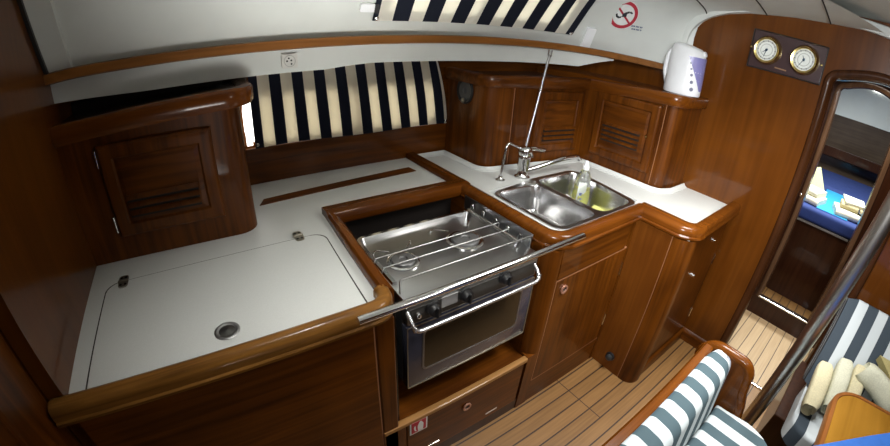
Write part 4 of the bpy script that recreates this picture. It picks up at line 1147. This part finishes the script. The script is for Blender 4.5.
# rolled towels
def roll(lab, p0, p1, wdir, w, t, mat, nm='rolled_towel', group='towels rolled on the far settee'):
    """folded-over towel: a thick U shaped roll running from p0 (low, front) to p1 (high, back)"""
    p0, p1 = Vector(p0), Vector(p1); ax = (p1-p0); Lx = ax.length; ax.normalize()
    wd = Vector(wdir); wd = (wd-ax*wd.dot(ax)).normalized(); up_ = wd.cross(ax)
    if up_.z < 0: up_ = -up_
    bm = B(); out = []
    N = 26
    for k in range(N):  # layered bun outline with a crease between layers
        a = 2*PI*k/N
        r = 1 + .05*math.sin(3*a) - .30*math.exp(-((a-PI*1.78)/.20)**2) - .10*math.exp(-((a-PI*.6)/.25)**2)
        cx_ = abs(math.cos(a))**.75*math.copysign(1, math.cos(a)); sy_ = abs(math.sin(a))**.75*math.copysign(1, math.sin(a))
        out.append((w/2*cx_*r, t/2*sy_*r))
    rows_ = []
    m = 10
    for i in range(m+1):
        u = i/m; e = 1-.10*(2*u-1)**4; b = math.sin(u*PI)*.012
        if i in (0, m): e *= .86
        rows_.append([p0+ax*(Lx*u)+wd*(x*e)+up_*(y*e+b) for x, y in out])
    Rw = loft(bm, rows_, close_v=True)
    for rr_, sgn in ((Rw[0], -1), (Rw[-1], 1)):
        # recessed spiral end
        inner = [bm.verts.new(v.co + ((sum((q.co for q in rr_), Vector())/N)-v.co)*.40 - ax*sgn*.022) for v in rr_]
        for k in range(N): bm.faces.new([rr_[k], rr_[(k+1) % N], inner[(k+1) % N], inner[k]])
        bm.faces.new(inner)
    base = tuple(p0)
    return tag(obj(nm, bm, mat, base=base, smooth=60), lab, 'towel', group)
roll('cream rolled towel at the left end of the row on the far settee', (1.645, -.300, .470), (1.885, -.285, .545), (0, -1, .05), .078, .10, TOWEL)
roll('pale rolled towel second from the left in the row', (1.71, -.378, .478), (1.935, -.358, .585), (0, -1, .05), .076, .108, TOWELB)
roll('cream rolled towel third from the left in the row', (1.765, -.452, .48), (1.945, -.430, .60), (0, -1, .05), .066, .09, TOWEL)
roll('large pale rolled towel at the right, on top of the row', (1.855, -.625, .565), (1.885, -.425, .635), (1, 0, -.4), .105, .105, TOWELB)
bm = B(); quadbox(bm, [(2.00, -.475, .645), (2.00, -.80, .645), (1.80, -.85, .53), (1.86, -.66, .555)], (-.02, 0, .04))
tag(obj('flat_towel', bm, KHAKI, base=(1.95, -.7, .5)), 'khaki towel lying flat at the right edge of the photo', 'towel')

# ------------------------------------------------------------------ table
ta = thing('saloon_table', 'varnished golden table leaf with rounded corner at lower right', 'table', (1.2, -.8, 0))
ol = fillet([(.55, -.318), (1.545, -.318, .10), (1.545, -1.3), (.55, -1.3)], closed=True, seg=10)
ol = [(x+(y+.318)*-.10 if x > 1.3 else x, y) for x, y in ol]
bm = B(); prism(bm, ol, .672, .70, .006, 3); obj('tabletop', bm, GOLDT, ta, smooth=30)
bm = B(); sweep(bm, ol, [(-.012, .664), (-.014, .690), (-.006, .704), (.006, .704), (.010, .699), (.010, .664)], closed=True); obj('edge_moulding', bm, wood('dark teak edge', (.16, .055, .012), (.25, .09, .022), 'x'), ta, smooth=40)
bm = B(); box(bm, .95, 1.05, -.90, -.70, 0, .672, .01); obj('pedestal', bm, MAHZ, ta)
bm = B()
rws = []
cl = [(1.15, -.290), (1.28, -.398), (1.36, -.466), (1.445, -.540), (1.46, -.65), (1.35, -.9), (.9, -.9), (.7, -.45), (.9, -.305)]
prism(bm, cl, .7045, .716, .004)
tag(obj('blue_cloth', bm, CLOTHB, base=(1.1, -.5, .7045)), 'bright blue folded cloth lying on the golden table', 'cloth')

# ------------------------------------------------------------------ light
def area(name, loc, rot, sx, sy, power, col):
    l = bpy.data.lights.new(name, 'AREA'); l.shape = 'RECTANGLE'; l.size = sx; l.size_y = sy; l.energy = power; l.color = col
    o = bpy.data.objects.new(name, l); C.objects.link(o); o.location = loc; o.rotation_euler = rot; return o
def hatch(name, loc, sx, sy, power, col, spread):
    o = area(name, loc, (0, 0, 0), sx, sy, power, col); o.data.spread = math.radians(spread); return o
hatch('skylight_hatch', (1.40, .20, 1.945), .5, .5, 17, (1, .99, .95), 125)
hatch('forward_skylight', (.18, .80, 1.945), .4, .4, 9, (1, .98, .93), 88)
dcw = (Vector((1.9, .62, 1.25))-Vector((-.42, -.40, 1.86))).to_track_quat('-Z', 'Y').to_euler()
area('companionway_light', (-.42, -.40, 1.86), dcw, .5, .4, 9.5, (.98, .99, 1)).data.spread = math.radians(62)
hatch('lobby_hatch', (2.65, -.05, 1.89), .3, .3, 8, (1, .97, .9), 120)
hatch('cabin_hatch', (3.75, 0, 1.885), .5, .5, 36, (.95, 1, .97), 178)
dup_ = (Vector((.55, 1.4, 1.90))-Vector((.25, -.5, .72))).to_track_quat('-Z', 'Y').to_euler()
area('coachroof_fill', (.25, -.5, .72), dup_, .8, .4, 2.6, (1, .98, .93)).data.spread = math.radians(36)  # added fill with no real source, brightens the white coachroof side
pl_ = bpy.data.lights.new('saloon_fill', 'POINT'); pl_.energy = 8; pl_.shadow_soft_size = .12; pl_.color = (1, .96, .88)  # unseen fill light added to lift the ceiling and upright surfaces
po_ = bpy.data.objects.new('saloon_fill', pl_); C.objects.link(po_); po_.location = (1.05, -.50, 1.52)
W = bpy.data.worlds.new('sky'); S.world = W; W.use_nodes = True
W.node_tree.nodes['Background'].inputs[0].default_value = (.75, .85, 1, 1)
W.node_tree.nodes['Background'].inputs[1].default_value = .5

# ------------------------------------------------------------------ camera: wide action camera lens
cd = bpy.data.cameras.new('camera'); cam = bpy.data.objects.new('camera', cd); C.objects.link(cam)
cd.type = 'PANO'; cd.panorama_type = 'FISHEYE_LENS_POLYNOMIAL'
cd.sensor_width = 36; cd.sensor_height = 36*446/890; cd.sensor_fit = 'HORIZONTAL'
cd.fisheye_fov = math.radians(180)
k = 890/36
c1, c2, c3, c4 = 2.55988800e-03, -2.25765273e-08, -1.62307667e-09, 1.12054235e-12
cd.fisheye_polynomial_k0 = 0
cd.fisheye_polynomial_k1 = -c1*k; cd.fisheye_polynomial_k2 = -c2*k**2
cd.fisheye_polynomial_k3 = -c3*k**3; cd.fisheye_polynomial_k4 = -c4*k**4
cd.clip_start = .01
w = Vector((1.04247292, -.3667511, -.50699777))
cam.matrix_world = Matrix.Translation((0, 0, 1.60)) @ Matrix.Rotation(w.length, 4, w.normalized())
S.camera = cam
S.view_settings.view_transform = 'Standard'; S.view_settings.look = 'None'; S.view_settings.gamma = 1
S.view_settings.use_curve_mapping = False; S.view_settings.exposure = .12
S.cycles.use_denoising = True
S.cycles.max_bounces = 8
